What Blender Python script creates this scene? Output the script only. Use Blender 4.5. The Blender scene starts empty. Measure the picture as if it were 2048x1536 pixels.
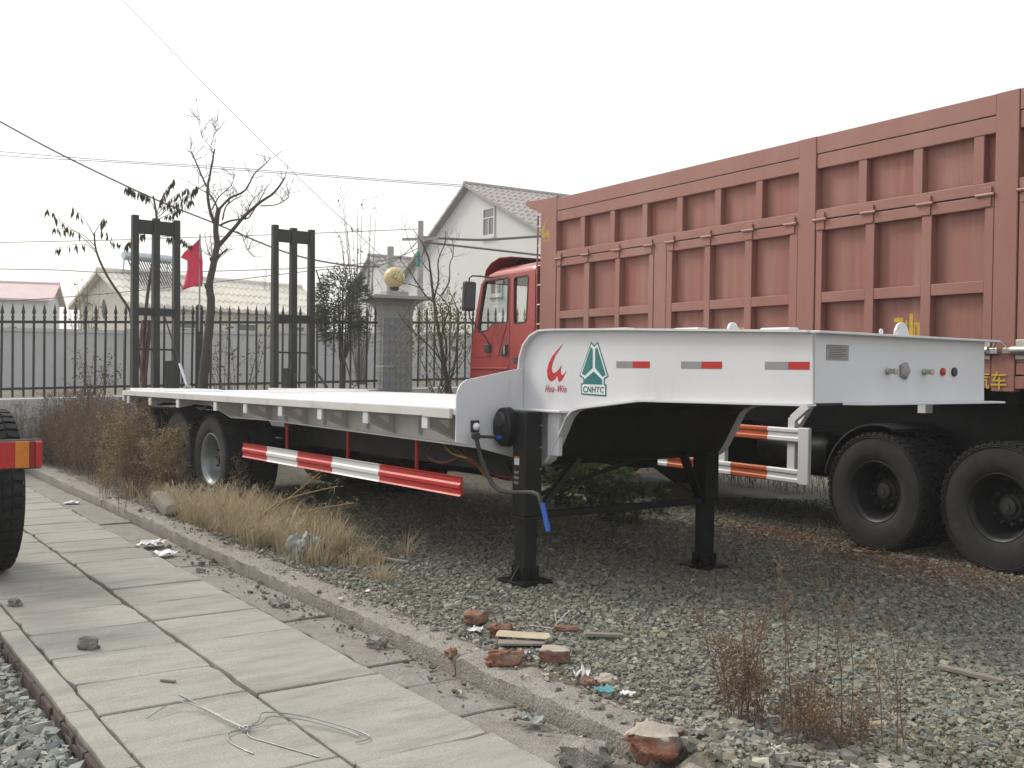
import bpy, bmesh, math, random
import numpy as np
from mathutils import Vector, Matrix
R_ = math.radians
rnd = random.Random(7)
scene = bpy.context.scene
COL = scene.collection

# ------------------------------------------------------------------ camera
YAW, PITCH, ROLL = 0.65519, 0.013333, 0.014      # heading left of the trailer's axis, down tilt, roll
fw = Vector((-math.cos(YAW), math.sin(YAW), 0)); rt = Vector((math.sin(YAW), math.cos(YAW), 0)); up = Vector((0, 0, 1))
f2 = fw*math.cos(PITCH) - up*math.sin(PITCH); u2 = up*math.cos(PITCH) + fw*math.sin(PITCH)
cr = rt*math.cos(ROLL) + u2*math.sin(ROLL); cu_ = u2*math.cos(ROLL) - rt*math.sin(ROLL)
cam = bpy.data.cameras.new('camera'); camo = bpy.data.objects.new('camera', cam); COL.objects.link(camo)
m = Matrix.Identity(4)
for i in range(3):
    m[i][0], m[i][1], m[i][2] = cr[i], cu_[i], -f2[i]
m[0][3], m[1][3], m[2][3] = 0, 0, 1.6
camo.matrix_world = m
cam.sensor_width = 36; cam.lens = 36*2100/2048; cam.clip_start = 0.05; cam.clip_end = 2000
scene.camera = camo

# ------------------------------------------------------------------ light: pale overcast sky, veiled sun
SUN_EL, SUN_AZ = R_(42), math.atan2(-0.40, -0.92)       # direction towards the sun
w = bpy.data.worlds.new('World'); scene.world = w; w.use_nodes = True
nt = w.node_tree; bg = nt.nodes['Background']
sky = nt.nodes.new('ShaderNodeTexSky'); sky.sky_type = 'NISHITA'; sky.sun_disc = False
sky.sun_elevation = SUN_EL; sky.sun_rotation = math.pi/2 - SUN_AZ; sky.dust_density = 4; sky.air_density = 1.5
mx = nt.nodes.new('ShaderNodeMix'); mx.data_type = 'RGBA'; mx.inputs[0].default_value = 0.62
mx.inputs[7].default_value = (10.5, 10.5, 10.6, 1)       # even cloud veil over the clear sky
nt.links.new(sky.outputs[0], mx.inputs[6]); nt.links.new(mx.outputs[2], bg.inputs[0])
bg.inputs[1].default_value = 0.12
sl = bpy.data.lights.new('sun', 'SUN'); sl.energy = 2.0; sl.angle = R_(16); sl.color = (1, .95, .87)
so = bpy.data.objects.new('sun', sl); COL.objects.link(so)
sd = Vector((math.cos(SUN_AZ)*math.cos(SUN_EL), math.sin(SUN_AZ)*math.cos(SUN_EL), math.sin(SUN_EL)))
so.rotation_euler = sd.to_track_quat('Z', 'Y').to_euler(); so.location = (0, -10, 20)
vs = scene.view_settings; vs.view_transform = 'Standard'; vs.look = 'None'; vs.exposure = 0.25; vs.gamma = 1; vs.use_curve_mapping = False
scene.render.engine = 'CYCLES'
cy = scene.cycles; cy.use_denoising = True; cy.max_bounces = 6; cy.diffuse_bounces = 3; cy.glossy_bounces = 3
cy.transmission_bounces = 6; cy.transparent_max_bounces = 8; cy.volume_bounces = 1; cy.caustics_reflective = False; cy.caustics_refractive = False

# ------------------------------------------------------------------ helpers
def lin(h):
    h = h.lstrip('#'); o = []
    for i in (0, 2, 4):
        v = int(h[i:i+2], 16)/255
        o.append(v/12.92 if v <= .04045 else ((v+.055)/1.055)**2.4)
    return tuple(o)
MATS = {}
def mat(name, col, rough=.6, metal=0., var=.12, scale=6., bump=0., bscale=60., spec=.5, col2=None, fac2=(.5, .65), scale2=3., coat=0., stretch=None, attr=None, trans=0., speck=0.):
    """Principled paint / stone / plastic with noise-driven tone variation, an optional second colour in patches and fine relief."""
    mt = bpy.data.materials.new(name); mt.use_nodes = True; t = mt.node_tree; n = t.nodes; l = t.links
    p = n['Principled BSDF']
    if isinstance(col, str): col = lin(col)
    tc = n.new('ShaderNodeTexCoord'); src = tc.outputs['Object']
    if stretch:
        mp = n.new('ShaderNodeMapping'); mp.inputs['Scale'].default_value = stretch; l.new(src, mp.inputs[0]); src = mp.outputs[0]
    nz = n.new('ShaderNodeTexNoise'); nz.inputs['Scale'].default_value = scale; nz.inputs['Detail'].default_value = 6; nz.inputs['Roughness'].default_value = .62
    l.new(src, nz.inputs['Vector'])
    mr = n.new('ShaderNodeMapRange'); mr.inputs[1].default_value = .25; mr.inputs[2].default_value = .75
    mr.inputs[3].default_value = 1-var; mr.inputs[4].default_value = 1+var; l.new(nz.outputs[0], mr.inputs[0])
    mul = n.new('ShaderNodeVectorMath'); mul.operation = 'SCALE'; l.new(mr.outputs[0], mul.inputs['Scale'])
    if attr:
        at = n.new('ShaderNodeAttribute'); at.attribute_name = attr; base = at.outputs['Color']
    else:
        rgb = n.new('ShaderNodeRGB'); rgb.outputs[0].default_value = (*col, 1); base = rgb.outputs[0]
    if col2 is not None:
        if isinstance(col2, str): col2 = lin(col2)
        n2 = n.new('ShaderNodeTexNoise'); n2.inputs['Scale'].default_value = scale2; n2.inputs['Detail'].default_value = 8; n2.inputs['Roughness'].default_value = .7
        l.new(src, n2.inputs['Vector'])
        r2 = n.new('ShaderNodeMapRange'); r2.inputs[1].default_value = fac2[0]; r2.inputs[2].default_value = fac2[1]; l.new(n2.outputs[0], r2.inputs[0])
        mxx = n.new('ShaderNodeMix'); mxx.data_type = 'RGBA'; l.new(r2.outputs[0], mxx.inputs[0]); l.new(base, mxx.inputs[6]); mxx.inputs[7].default_value = (*col2, 1)
        base = mxx.outputs[2]
    if speck:
        n3 = n.new('ShaderNodeTexNoise'); n3.inputs['Scale'].default_value = 160; n3.inputs['Detail'].default_value = 3; l.new(tc.outputs['Object'], n3.inputs['Vector'])
        r3 = n.new('ShaderNodeMapRange'); r3.inputs[1].default_value = .3; r3.inputs[2].default_value = .7; r3.inputs[3].default_value = 1-speck; r3.inputs[4].default_value = 1+speck; l.new(n3.outputs[0], r3.inputs[0])
        v3 = n.new('ShaderNodeVectorMath'); v3.operation = 'SCALE'; l.new(base, v3.inputs[0]); l.new(r3.outputs[0], v3.inputs['Scale']); base = v3.outputs[0]
    l.new(base, mul.inputs[0]); l.new(mul.outputs[0], p.inputs['Base Color'])
    p.inputs['Metallic'].default_value = metal; p.inputs['Specular IOR Level'].default_value = spec
    rr = n.new('ShaderNodeMapRange'); rr.inputs[1].default_value = .3; rr.inputs[2].default_value = .7
    rr.inputs[3].default_value = max(.03, rough-.1); rr.inputs[4].default_value = min(1, rough+.1); l.new(nz.outputs[0], rr.inputs[0]); l.new(rr.outputs[0], p.inputs['Roughness'])
    if coat: p.inputs['Coat Weight'].default_value = coat; p.inputs['Coat Roughness'].default_value = .15
    if trans: p.inputs['Transmission Weight'].default_value = trans
    if bump:
        nb = n.new('ShaderNodeTexNoise'); nb.inputs['Scale'].default_value = bscale; nb.inputs['Detail'].default_value = 5; l.new(src, nb.inputs['Vector'])
        bp = n.new('ShaderNodeBump'); bp.inputs['Strength'].default_value = min(1, bump); bp.inputs['Distance'].default_value = .02*bump
        l.new(nb.outputs[0], bp.inputs['Height']); l.new(bp.outputs[0], p.inputs['Normal'])
    MATS[name] = mt
    return mt
def leafmat(name, col, col2, trans=.35):
    mt = bpy.data.materials.new(name); mt.use_nodes = True; t = mt.node_tree; n = t.nodes; l = t.links
    p = n['Principled BSDF']; out = n['Material Output']
    if isinstance(col, str): col = lin(col)
    if isinstance(col2, str): col2 = lin(col2)
    g = n.new('ShaderNodeNewGeometry'); ad = n.new('ShaderNodeMix'); ad.data_type = 'RGBA'
    l.new(g.outputs['Random Per Island'], ad.inputs[0]); ad.inputs[6].default_value = (*col, 1); ad.inputs[7].default_value = (*col2, 1)
    l.new(ad.outputs[2], p.inputs['Base Color']); p.inputs['Roughness'].default_value = .7; p.inputs['Specular IOR Level'].default_value = .25
    tr = n.new('ShaderNodeBsdfTranslucent'); l.new(ad.outputs[2], tr.inputs[0])
    ms = n.new('ShaderNodeMixShader'); ms.inputs[0].default_value = trans; l.new(p.outputs[0], ms.inputs[1]); l.new(tr.outputs[0], ms.inputs[2]); l.new(ms.outputs[0], out.inputs[0])
    MATS[name] = mt; return mt

ORG = {}
def tag(o, label=None, cat=None, group=None, kind=None):
    if label: o['label'] = label
    if cat: o['category'] = cat
    if group: o['group'] = group
    if kind: o['kind'] = kind
    return o
def thing(name, label, cat, loc=(0, 0, 0), rotz=0., group=None, local=False):
    o = bpy.data.objects.new(name, None); COL.objects.link(o); o.empty_display_size = .2
    o.location = loc; o.rotation_euler = (0, 0, rotz); tag(o, label, cat, group)
    ORG[o.name] = Vector((0, 0, 0)) if local else Vector(loc)
    return o
def node(name, parent):
    o = bpy.data.objects.new(name, None); COL.objects.link(o); o.empty_display_size = .1; o.parent = parent
    ORG[o.name] = ORG[parent.name]; return o
def link(name, me, parent=None, loc=(0, 0, 0), rot=(0, 0, 0), sc=None):
    o = bpy.data.objects.new(name, me); COL.objects.link(o); o.location = loc; o.rotation_euler = rot
    if sc is not None: o.scale = sc
    if parent is not None: o.parent = parent; ORG[o.name] = ORG[parent.name]
    else: ORG[o.name] = Vector((0, 0, 0))
    return o
def V(*a): return Vector(a)

class MB:
    def __init__(s): s.v = []; s.f = []; s.m = []
    def add(s, vs, fs, m=0):
        b = len(s.v); s.v.extend([tuple(q) for q in vs]); s.f.extend([tuple(i+b for i in q) for q in fs]); s.m.extend([m]*len(fs)); return s
    def box(s, x0, x1, y0, y1, z0, z1, m=0):
        vs = [(x, y, z) for z in (z0, z1) for y in (y0, y1) for x in (x0, x1)]
        return s.add(vs, [(0, 2, 3, 1), (4, 5, 7, 6), (0, 1, 5, 4), (2, 6, 7, 3), (0, 4, 6, 2), (1, 3, 7, 5)], m)
    def bar(s, a, b, wx, wy, upv=(0, 0, 1), m=0):
        a = Vector(a); b = Vector(b); d = (b-a).normalized(); u = Vector(upv); u = (u-d*u.dot(d))
        if u.length < 1e-4: u = Vector((1, 0, 0)); u = (u-d*u.dot(d))
        u.normalize(); sd_ = d.cross(u); vs = []
        for q in (a, b):
            for i, j in ((-1, -1), (1, -1), (1, 1), (-1, 1)): vs.append(q+sd_*(i*wx/2)+u*(j*wy/2))
        return s.add(vs, [(3, 2, 1, 0), (4, 5, 6, 7), (0, 1, 5, 4), (1, 2, 6, 5), (2, 3, 7, 6), (3, 0, 4, 7)], m)
    def prism(s, pts, vec, m=0):
        vec = Vector(vec); k = len(pts); vs = [Vector(p) for p in pts]; vs = vs+[p+vec for p in vs]
        fs = [tuple(range(k-1, -1, -1)), tuple(range(k, 2*k))]+[(i, (i+1) % k, (i+1) % k+k, i+k) for i in range(k)]
        return s.add(vs, fs, m)
    def strip(s, line, y0, y1, t, m=0, axis='y'):
        """plate of thickness t following a polyline of (x, z) points, from y0 to y1"""
        n = len(line); nr = []
        for i in range(n):
            a = Vector(line[max(i-1, 0)]); b = Vector(line[min(i+1, n-1)]); d = (b-a).normalized(); nr.append(Vector((-d.y, d.x)))
        vs = []
        for i, (x, z) in enumerate(line):
            q = Vector((x, z)); p2 = q+nr[i]*t
            vs += [(q.x, y0, q.y), (q.x, y1, q.y), (p2.x, y1, p2.y), (p2.x, y0, p2.y)]
        fs = [(0, 1, 2, 3), tuple(4*(n-1)+k for k in (3, 2, 1, 0))]
        for i in range(n-1):
            for k in range(4):
                a = 4*i+k; b = 4*i+(k+1) % 4; fs.append((a, a+4, b+4, b))
        return s.add(vs, fs, m)
    def tube(s, pts, r, n=8, m=0, cap=True):
        pts = [Vector(p) for p in pts]; k = len(pts)
        rs = r if isinstance(r, (list, tuple)) else [r]*k
        vs = []; prev = None
        for i in range(k):
            d = (pts[min(i+1, k-1)]-pts[max(i-1, 0)])
            d = d.normalized() if d.length > 1e-9 else Vector((0, 0, 1))
            if prev is None:
                u = Vector((0, 0, 1)) if abs(d.z) < .9 else Vector((1, 0, 0)); u = (u-d*u.dot(d)).normalized()
            else:
                u = (prev-d*prev.dot(d)); u = u.normalized() if u.length > 1e-6 else Vector((1, 0, 0))
            prev = u; w_ = d.cross(u)
            for j in range(n):
                a = 2*math.pi*j/n; vs.append(pts[i]+(u*math.cos(a)+w_*math.sin(a))*rs[i])
        fs = [(i*n+j, i*n+(j+1) % n, (i+1)*n+(j+1) % n, (i+1)*n+j) for i in range(k-1) for j in range(n)]
        if cap: fs += [tuple(range(n-1, -1, -1)), tuple((k-1)*n+j for j in range(n))]
        return s.add(vs, fs, m)
    def lathe(s, prof, org=(0, 0, 0), axis='z', n=24, m=0, a0=0., a1=2*math.pi):
        full = abs(a1-a0-2*math.pi) < 1e-6; org = Vector(org); k = len(prof); vs = []; na = n if full else n+1
        for j in range(na):
            a = a0+(a1-a0)*j/n; c, q = math.cos(a), math.sin(a)
            for r, h in prof:
                vs.append(org+(Vector((r*c, r*q, h)) if axis == 'z' else Vector((r*c, h, r*q)) if axis == 'y' else Vector((h, r*c, r*q))))
        fs = []
        for j in range(n):
            j2 = (j+1) % na
            for i in range(k-1):
                q = (j*k+i, j2*k+i, j2*k+i+1, j*k+i+1); fs.append(q if axis != 'y' else q[::-1])
        return s.add(vs, fs, m)
    def quad(s, a, b, c, d, m=0): return s.add([a, b, c, d], [(0, 1, 2, 3)], m)
    def mesh(s, name, mats, org=(0, 0, 0), smooth=None):
        me = bpy.data.meshes.new(name); o = Vector(org)
        me.from_pydata([(q[0]-o.x, q[1]-o.y, q[2]-o.z) for q in s.v], [], s.f)
        mats = mats if isinstance(mats, (list, tuple)) else [mats]
        for q in mats: me.materials.append(MATS[q] if isinstance(q, str) else q)
        if len(mats) > 1: me.polygons.foreach_set('material_index', s.m)
        if smooth is not None:
            me.polygons.foreach_set('use_smooth', [True]*len(me.polygons))
            if smooth < 3: me.set_sharp_from_angle(angle=smooth)
        me.update(); return me
    SMALL = {'twigs', 'seed_heads', 'leaves', 'tuft', 'stems', 'branches'}
    def build(s, name, mats, parent=None, smooth=None, bevel=0., segs=2, loc=None):
        org = ORG[parent.name] if parent is not None else (loc or (0, 0, 0))
        o = link(name, s.mesh(name, mats, org, smooth), parent, loc=(loc or (0, 0, 0)) if parent is None else (0, 0, 0))
        if bevel: add_bevel(o, bevel, segs)
        if name in MB.SMALL: o['kind'] = 'stuff'
        return o
def add_bevel(o, wd, segs=2):
    b = o.modifiers.new('bevel', 'BEVEL'); b.width = wd; b.segments = segs; b.limit_method = 'ANGLE'; b.angle_limit = R_(40); b.harden_normals = False
def holed(outer, holes, to3, thick):
    """flat plate with openings: 2-D outline and holes, to3 maps to 3-D, thick is the extrusion vector"""
    bm = bmesh.new()
    for loop in [outer]+holes:
        vs = [bm.verts.new(to3(*p)) for p in loop]
        for i in range(len(vs)): bm.edges.new((vs[i], vs[(i+1) % len(vs)]))
    bmesh.ops.triangle_fill(bm, use_beauty=True, use_dissolve=False, edges=bm.edges[:])
    g = bmesh.ops.extrude_face_region(bm, geom=bm.faces[:])
    for q in g['geom']:
        if isinstance(q, bmesh.types.BMVert): q.co += Vector(thick)
    bmesh.ops.recalc_face_normals(bm, faces=bm.faces[:])
    mb = MB(); bm.verts.ensure_lookup_table(); bm.verts.index_update()
    mb.add([v.co.copy() for v in bm.verts], [tuple(v.index for v in f.verts) for f in bm.faces]); bm.free(); return mb
def np_mesh(name, verts, tris, mats, colors=None, smooth=False):
    me = bpy.data.meshes.new(name); nv, nf = len(verts), len(tris)
    me.vertices.add(nv); me.vertices.foreach_set('co', np.asarray(verts, np.float32).ravel())
    me.loops.add(nf*3); me.loops.foreach_set('vertex_index', np.asarray(tris, np.int32).ravel())
    me.polygons.add(nf); me.polygons.foreach_set('loop_start', np.arange(0, nf*3, 3, dtype=np.int32))
    me.update(calc_edges=True)
    if colors is not None:
        ca = me.color_attributes.new('Col', 'FLOAT_COLOR', 'POINT'); ca.data.foreach_set('color', np.asarray(colors, np.float32).ravel())
    for q in (mats if isinstance(mats, (list, tuple)) else [mats]): me.materials.append(MATS[q])
    me.polygons.foreach_set('use_smooth', [bool(smooth)]*nf)
    return me
def text_mesh(body, size, shear=0., bold=0., space=1.):
    c = bpy.data.curves.new('writing', 'FONT'); c.body = body; c.size = size; c.shear = shear; c.offset = bold; c.space_character = space; c.extrude = .0008; c.resolution_u = 3
    o = bpy.data.objects.new('writing', c); COL.objects.link(o); bpy.context.view_layer.update()
    me = bpy.data.meshes.new_from_object(o.evaluated_get(bpy.context.evaluated_depsgraph_get())); bpy.data.objects.remove(o); bpy.data.curves.remove(c)
    return me
TXT = dict(cnhtc=text_mesh('CNHTC', .062, shear=.12, bold=.0007, space=1.08), hua=text_mesh('Hua-Win', .078, shear=.4, bold=-.0002, space=1.2), qiche=text_mesh('汽车', .155, bold=.001))

# ------------------------------------------------------------------ materials
mat('white_paint', (.615, .615, .63), rough=.38, var=.07, scale=1.6, col2=(.46, .43, .375), fac2=(.58, .86), scale2=2.4, bump=.06, bscale=9, stretch=(1.3, 1.3, .5))
mat('grimy_white', (.56, .54, .52), rough=.55, var=.1, scale=2.5, col2=(.30, .26, .21), fac2=(.56, .85), scale2=4)
mat('deck_white', (.70, .70, .69), rough=.5, var=.05, scale=2, col2=(.52, .50, .46), fac2=(.55, .8), scale2=3, bump=.25, bscale=55)
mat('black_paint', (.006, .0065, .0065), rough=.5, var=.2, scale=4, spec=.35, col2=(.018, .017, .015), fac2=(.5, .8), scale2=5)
mat('ramp_paint', (.020, .0215, .018), rough=.6, var=.15, scale=4, col2=(.055, .052, .044), fac2=(.55, .8), scale2=6)
mat('iron', (.034, .034, .032), rough=.6, var=.2, scale=6, col2=(.06, .035, .02), fac2=(.62, .8), scale2=9)
mat('rubber', (.012, .012, .012), spec=.3, rough=.78, var=.2, scale=7, col2=(.030, .028, .026), fac2=(.45, .8), scale2=5, bump=.1, bscale=90)
mat('rubber_side', (.022, .021, .020), rough=.85, spec=.3, var=.2, scale=6, col2=(.048, .043, .038), fac2=(.4, .75), scale2=4)
mat('red_tape', (.42, .015, .012), rough=.35, var=.06)
mat('silver_tape', (.27, .27, .275), rough=.3, metal=.3, var=.06)
mat('guard_red', (.40, .018, .015), rough=.42, var=.1, scale=3, col2=(.28, .03, .025), fac2=(.55, .8))
mat('guard_white', (.62, .61, .60), rough=.45, var=.07, scale=3, col2=(.40, .36, .30), fac2=(.6, .85))
mat('guard_orange', (.42, .085, .018), rough=.5, var=.12, scale=4, col2=(.25, .06, .03), fac2=(.55, .8))
mat('logo_red', (.48, .012, .015), rough=.4, var=.04)
mat('logo_green', (.012, .13, .125), rough=.4, var=.12, scale=20)
mat('logo_teal', (.015, .16, .155), rough=.4, var=.3, scale=14)
mat('logo_white', (.72, .74, .74), rough=.4, var=.03)
mat('plate_grey', (.26, .25, .24), rough=.4, metal=.4, var=.1, scale=30)
mat('ink', (.03, .03, .03), rough=.6)
mat('steel_rim', (.22, .235, .23), rough=.42, metal=.5, var=.15, scale=6)
mat('chrome', (.55, .55, .55), rough=.22, metal=.95, var=.1)
mat('zinc', (.42, .41, .36), rough=.4, metal=.7, var=.25, scale=14)
mat('blue_plastic', (.02, .09, .38), rough=.4, var=.08)
mat('yellow_hose', (.40, .26, .02), rough=.5, var=.1)
mat('red_hose', (.16, .012, .02), rough=.5, var=.1)
mat('label_white', (.6, .6, .58), rough=.5)
mat('orange_label', (.5, .12, .01), rough=.5)
mat('lamp_white', (.72, .74, .76), rough=.25, var=.03)
mat('cab_red', (.31, .028, .024), rough=.33, var=.06, scale=2, coat=.3, col2=(.24, .035, .03), fac2=(.5, .85))
mat('cab_red_inside', (.05, .045, .045), rough=.8)
mat('box_red', (.25, .100, .076), rough=.55, var=.10, scale=1.5, col2=(.27, .14, .112), fac2=(.42, .7), scale2=.8, bump=.08, bscale=12, stretch=(1, 1, .35))
mat('box_panel', (.245, .086, .063), rough=.55, var=.22, scale=3, col2=(.27, .13, .10), fac2=(.40, .68), scale2=1.6, bump=.2, bscale=6, stretch=(3.2, 3.2, .18))
mat('graffiti', (.50, .33, .02), rough=.7, var=.25, scale=16)
mat('graffiti_faded', (.36, .235, .035), rough=.7, var=.3, scale=16)
mat('plastic_black', (.025, .026, .027), rough=.5, var=.1)
mat('wood', (.44, .375, .27), rough=.75, var=.25, scale=9, stretch=(1, 8, 8))
mat('wood_grey', (.22, .19, .165), rough=.85, var=.3, scale=12, stretch=(1, 7, 7))
mat('brick', (.23, .098, .058), rough=.95, var=.35, scale=22, bump=.9, bscale=60, col2=(.20, .165, .135), fac2=(.46, .66), scale2=14)
mat('mortar', (.36, .32, .265), rough=.95, var=.25, scale=16, bump=.6, bscale=60)
mat('bag', (.24, .26, .23), rough=.7, var=.3, scale=10)
mat('paper', (.68, .67, .66), rough=.8, var=.1)
mat('teal_scrap', (.07, .24, .26), rough=.6, var=.15)
mat('wire_steel', (.30, .30, .29), rough=.5, metal=.4)
mat('cable', (.13, .125, .12), rough=.7)
mat('concrete_slab', (.292, .280, .246), rough=.92, var=.16, scale=3.5, speck=.24, col2=(.21, .20, .172), fac2=(.46, .68), scale2=1.7, bump=.4, bscale=90, stretch=(3.0, .7, 1))
mat('concrete_slab_b', (.312, .296, .256), rough=.92, var=.15, scale=4, speck=.24, col2=(.23, .215, .18), fac2=(.47, .70), scale2=2.1, bump=.4, bscale=90, stretch=(3.0, .7, 1))
mat('concrete_rough', (.235, .221, .195), speck=.4, rough=.95, var=.22, scale=9, col2=(.20, .175, .145), fac2=(.45, .7), scale2=3.5, bump=.7, bscale=55)
mat('concrete_kerb', (.255, .239, .207), speck=.5, rough=.95, var=.2, scale=10, col2=(.235, .20, .17), fac2=(.45, .7), scale2=5, bump=.8, bscale=60)
mat('joint_soil', (.10, .085, .065), rough=1, var=.3, scale=20, bump=.6, bscale=70)
mat('gravel_stone', (.2, .2, .18), rough=.95, spec=.2, var=.18, scale=25, attr='Col', bump=.3, bscale=80)
mat('wall_grey', (.45, .45, .44), rough=.9, var=.06, scale=.6, col2=(.36, .36, .35), fac2=(.5, .8), scale2=.5)
mat('wall_white', (.60, .60, .585), rough=.9, var=.05, scale=.5, col2=(.50, .49, .47), fac2=(.5, .8), scale2=.35, stretch=(1, 1, .4))
mat('wall_cream', (.66, .61, .52), rough=.9, var=.05, scale=.7, col2=(.45, .41, .34), fac2=(.5, .8), scale2=.6)
mat('roof_cream', (.70, .65, .56), rough=.9, var=.10, scale=1.2, col2=(.56, .52, .45), fac2=(.5, .75), scale2=1)
mat('roof_pink', (.60, .46, .44), rough=.9, var=.08, scale=1)
mat('roof_tile', (.33, .30, .285), rough=.9, var=.2, scale=2, col2=(.31, .265, .245), fac2=(.45, .7), scale2=1.2)
mat('pillar_tile', (.19, .20, .205), rough=.6, var=.18, scale=5, col2=(.26, .26, .255), fac2=(.5, .7), scale2=1.4)
mat('pillar_stone', (.33, .32, .30), rough=.9, var=.12, scale=4, bump=.2)
mat('globe_glass', (.55, .45, .21), rough=.35, var=.06, scale=3)
mat('window_glass', (.10, .115, .12), rough=.08, var=.1, spec=.6)

mat('pole_concrete', (.36, .35, .33), rough=.9, var=.08)
mat('tank_metal', (.45, .50, .53), rough=.35, metal=.5)
mat('tube_dark', (.08, .085, .095), rough=.3)
mat('bark', (.075, .064, .052), rough=.95, var=.25, scale=9, bump=.4, bscale=40)
mat('bark_red', (.13, .065, .05), rough=.95, var=.4, scale=7, col2=(.28, .22, .18), fac2=(.5, .6), scale2=9, stretch=(1, 1, .3))
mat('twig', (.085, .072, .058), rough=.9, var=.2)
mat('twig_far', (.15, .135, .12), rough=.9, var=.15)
mat('stem_brown', (.135, .092, .066), rough=.9, var=.25, scale=8)
mat('stem_tan', (.23, .165, .085), rough=.9, var=.25, scale=8)
leafmat('flag_red', (.80, .13, .22), (.80, .13, .22), .5)
leafmat('leaf_dark', (.045, .05, .022), (.075, .065, .03))
leafmat('leaf_oleander', (.055, .070, .038), (.14, .15, .10))
leafmat('leaf_dry', (.13, .115, .05), (.24, .21, .07))
leafmat('leaf_green', (.045, .075, .02), (.11, .14, .045))
leafmat('leaf_small', (.10, .075, .045), (.17, .125, .075))
leafmat('seed_brown', (.13, .092, .060), (.24, .175, .115), .25)
leafmat('seed_tan', (.25, .185, .095), (.38, .29, .16), .3)
leafmat('seed_rust', (.15, .080, .045), (.23, .14, .08), .3)
leafmat('grass_dry', (.33, .26, .155), (.56, .48, .33), .35)
leafmat('grass_old', (.155, .105, .055), (.27, .19, .09), .3)
leafmat('litter', (.15, .062, .035), (.22, .12, .06), .1)
g_ = bpy.data.materials.new('cab_glass'); g_.use_nodes = True; t_ = g_.node_tree; p_ = t_.nodes['Principled BSDF']
p_.inputs['Base Color'].default_value = (.75, .8, .78, 1); p_.inputs['Roughness'].default_value = .03; p_.inputs['Transmission Weight'].default_value = 1; p_.inputs['IOR'].default_value = 1.12
MATS['cab_glass'] = g_
def lens(name, col):
    mt = mat(name, col, rough=.2, var=.08, scale=30, coat=.6, bump=.15, bscale=120); return mt
lens('lens_red', (.42, .012, .012)); lens('lens_amber', (.55, .17, .01)); lens('lens_dark', (.2, .006, .008))
# ground: grey-green gravel over brown soil
def ground_mat():
    mt = bpy.data.materials.new('ground_gravel'); mt.use_nodes = True; t = mt.node_tree; n = t.nodes; l = t.links; p = n['Principled BSDF']
    tc = n.new('ShaderNodeTexCoord')
    vo = n.new('ShaderNodeTexVoronoi'); vo.inputs['Scale'].default_value = 34; l.new(tc.outputs['Object'], vo.inputs['Vector'])
    cr_ = n.new('ShaderNodeValToRGB'); e = cr_.color_ramp.elements; e[0].color = (.095, .092, .072, 1); e[1].color = (.20, .195, .155, 1)
    sp = n.new('ShaderNodeSeparateColor'); l.new(vo.outputs['Color'], sp.inputs[0]); l.new(sp.outputs[0], cr_.inputs[0])
    nz = n.new('ShaderNodeTexNoise'); nz.inputs['Scale'].default_value = .55; nz.inputs['Detail'].default_value = 9; nz.inputs['Roughness'].default_value = .68; l.new(tc.outputs['Object'], nz.inputs['Vector'])
    mr = n.new('ShaderNodeMapRange'); mr.inputs[1].default_value = .46; mr.inputs[2].default_value = .6; l.new(nz.outputs[0], mr.inputs[0])
    mx_ = n.new('ShaderNodeMix'); mx_.data_type = 'RGBA'; l.new(mr.outputs[0], mx_.inputs[0]); l.new(cr_.outputs[0], mx_.inputs[6]); mx_.inputs[7].default_value = (.115, .088, .060, 1)
    l.new(mx_.outputs[2], p.inputs['Base Color']); p.inputs['Roughness'].default_value = .95
    bp = n.new('ShaderNodeBump'); bp.inputs['Strength'].default_value = .8; bp.inputs['Distance'].default_value = .02; bp.invert = True; l.new(vo.outputs['Distance'], bp.inputs['Height']); l.new(bp.outputs[0], p.inputs['Normal'])
    MATS['ground_gravel'] = mt
ground_mat()
mat('edging_maroon', (.058, .036, .034), rough=.9, var=.3, scale=12, col2=(.13, .10, .09), fac2=(.52, .72), scale2=6, bump=.4)
# ------------------------------------------------------------------ ground, path, kerb, gravel
from mathutils import noise as mnoise
PC, PS = .99872, .0506                                 # path axis: (PC, -PS); across: (PS, PC)
def pw(s, n, z): return (PC*s+PS*n, -PS*s+PC*n, z)
def sn(x, y): return PC*x-PS*y, PS*x+PC*y
F0 = Vector((-18.87, 4.0, 0)); FD = Vector((.2213, .9752, 0)); FN = Vector((-.9752, .2213, 0))      # fence line, its far side
def frise(k): return .030*k                              # the fence and the ground behind it climb gently along the line
def ground_z(x, y):
    d = (x-F0.x)*FN.x+(y-F0.y)*FN.y; k = (x-F0.x)*FD.x+(y-F0.y)*FD.y
    s, n = sn(x, y)
    z = -.015+.018*mnoise.noise((x*.6, y*.6, 3.1))
    if d > .3: return .95+frise(max(-5, min(12, k)))+.03*mnoise.noise((x*.2, y*.2, 0))
    if s < -2.9:
        if n < 3.2: z = -.2
    else:
        f = max(0, min(1, (3.5-n)/.8)); z -= .15*f
    if n < 1.06: z = -.23
    z -= .09*math.exp(-(((x+6.17)/.9)**2+((y-6.9)/.8)**2))
    return z
def axis_lines(lo, a, b, hi, st):
    out = list(np.arange(a, b+1e-6, st)); q = a; d = st
    while q > lo: d *= 1.35; q -= d; out.insert(0, max(q, lo))
    q = b; d = st
    while q < hi: d *= 1.35; q += d; out.append(min(q, hi))
    return out
gx = axis_lines(-420, -20, -.5, 180, .16); gy = axis_lines(-180, 0, 13, 420, .16)
nx, ny = len(gx), len(gy)
gv = [(x, y, ground_z(x, y)) for y in gy for x in gx]
gf = []
for j in range(ny-1):
    for i in range(nx-1):
        a = j*nx+i; gf += [(a, a+1, a+nx+1), (a, a+nx+1, a+nx)]
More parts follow.
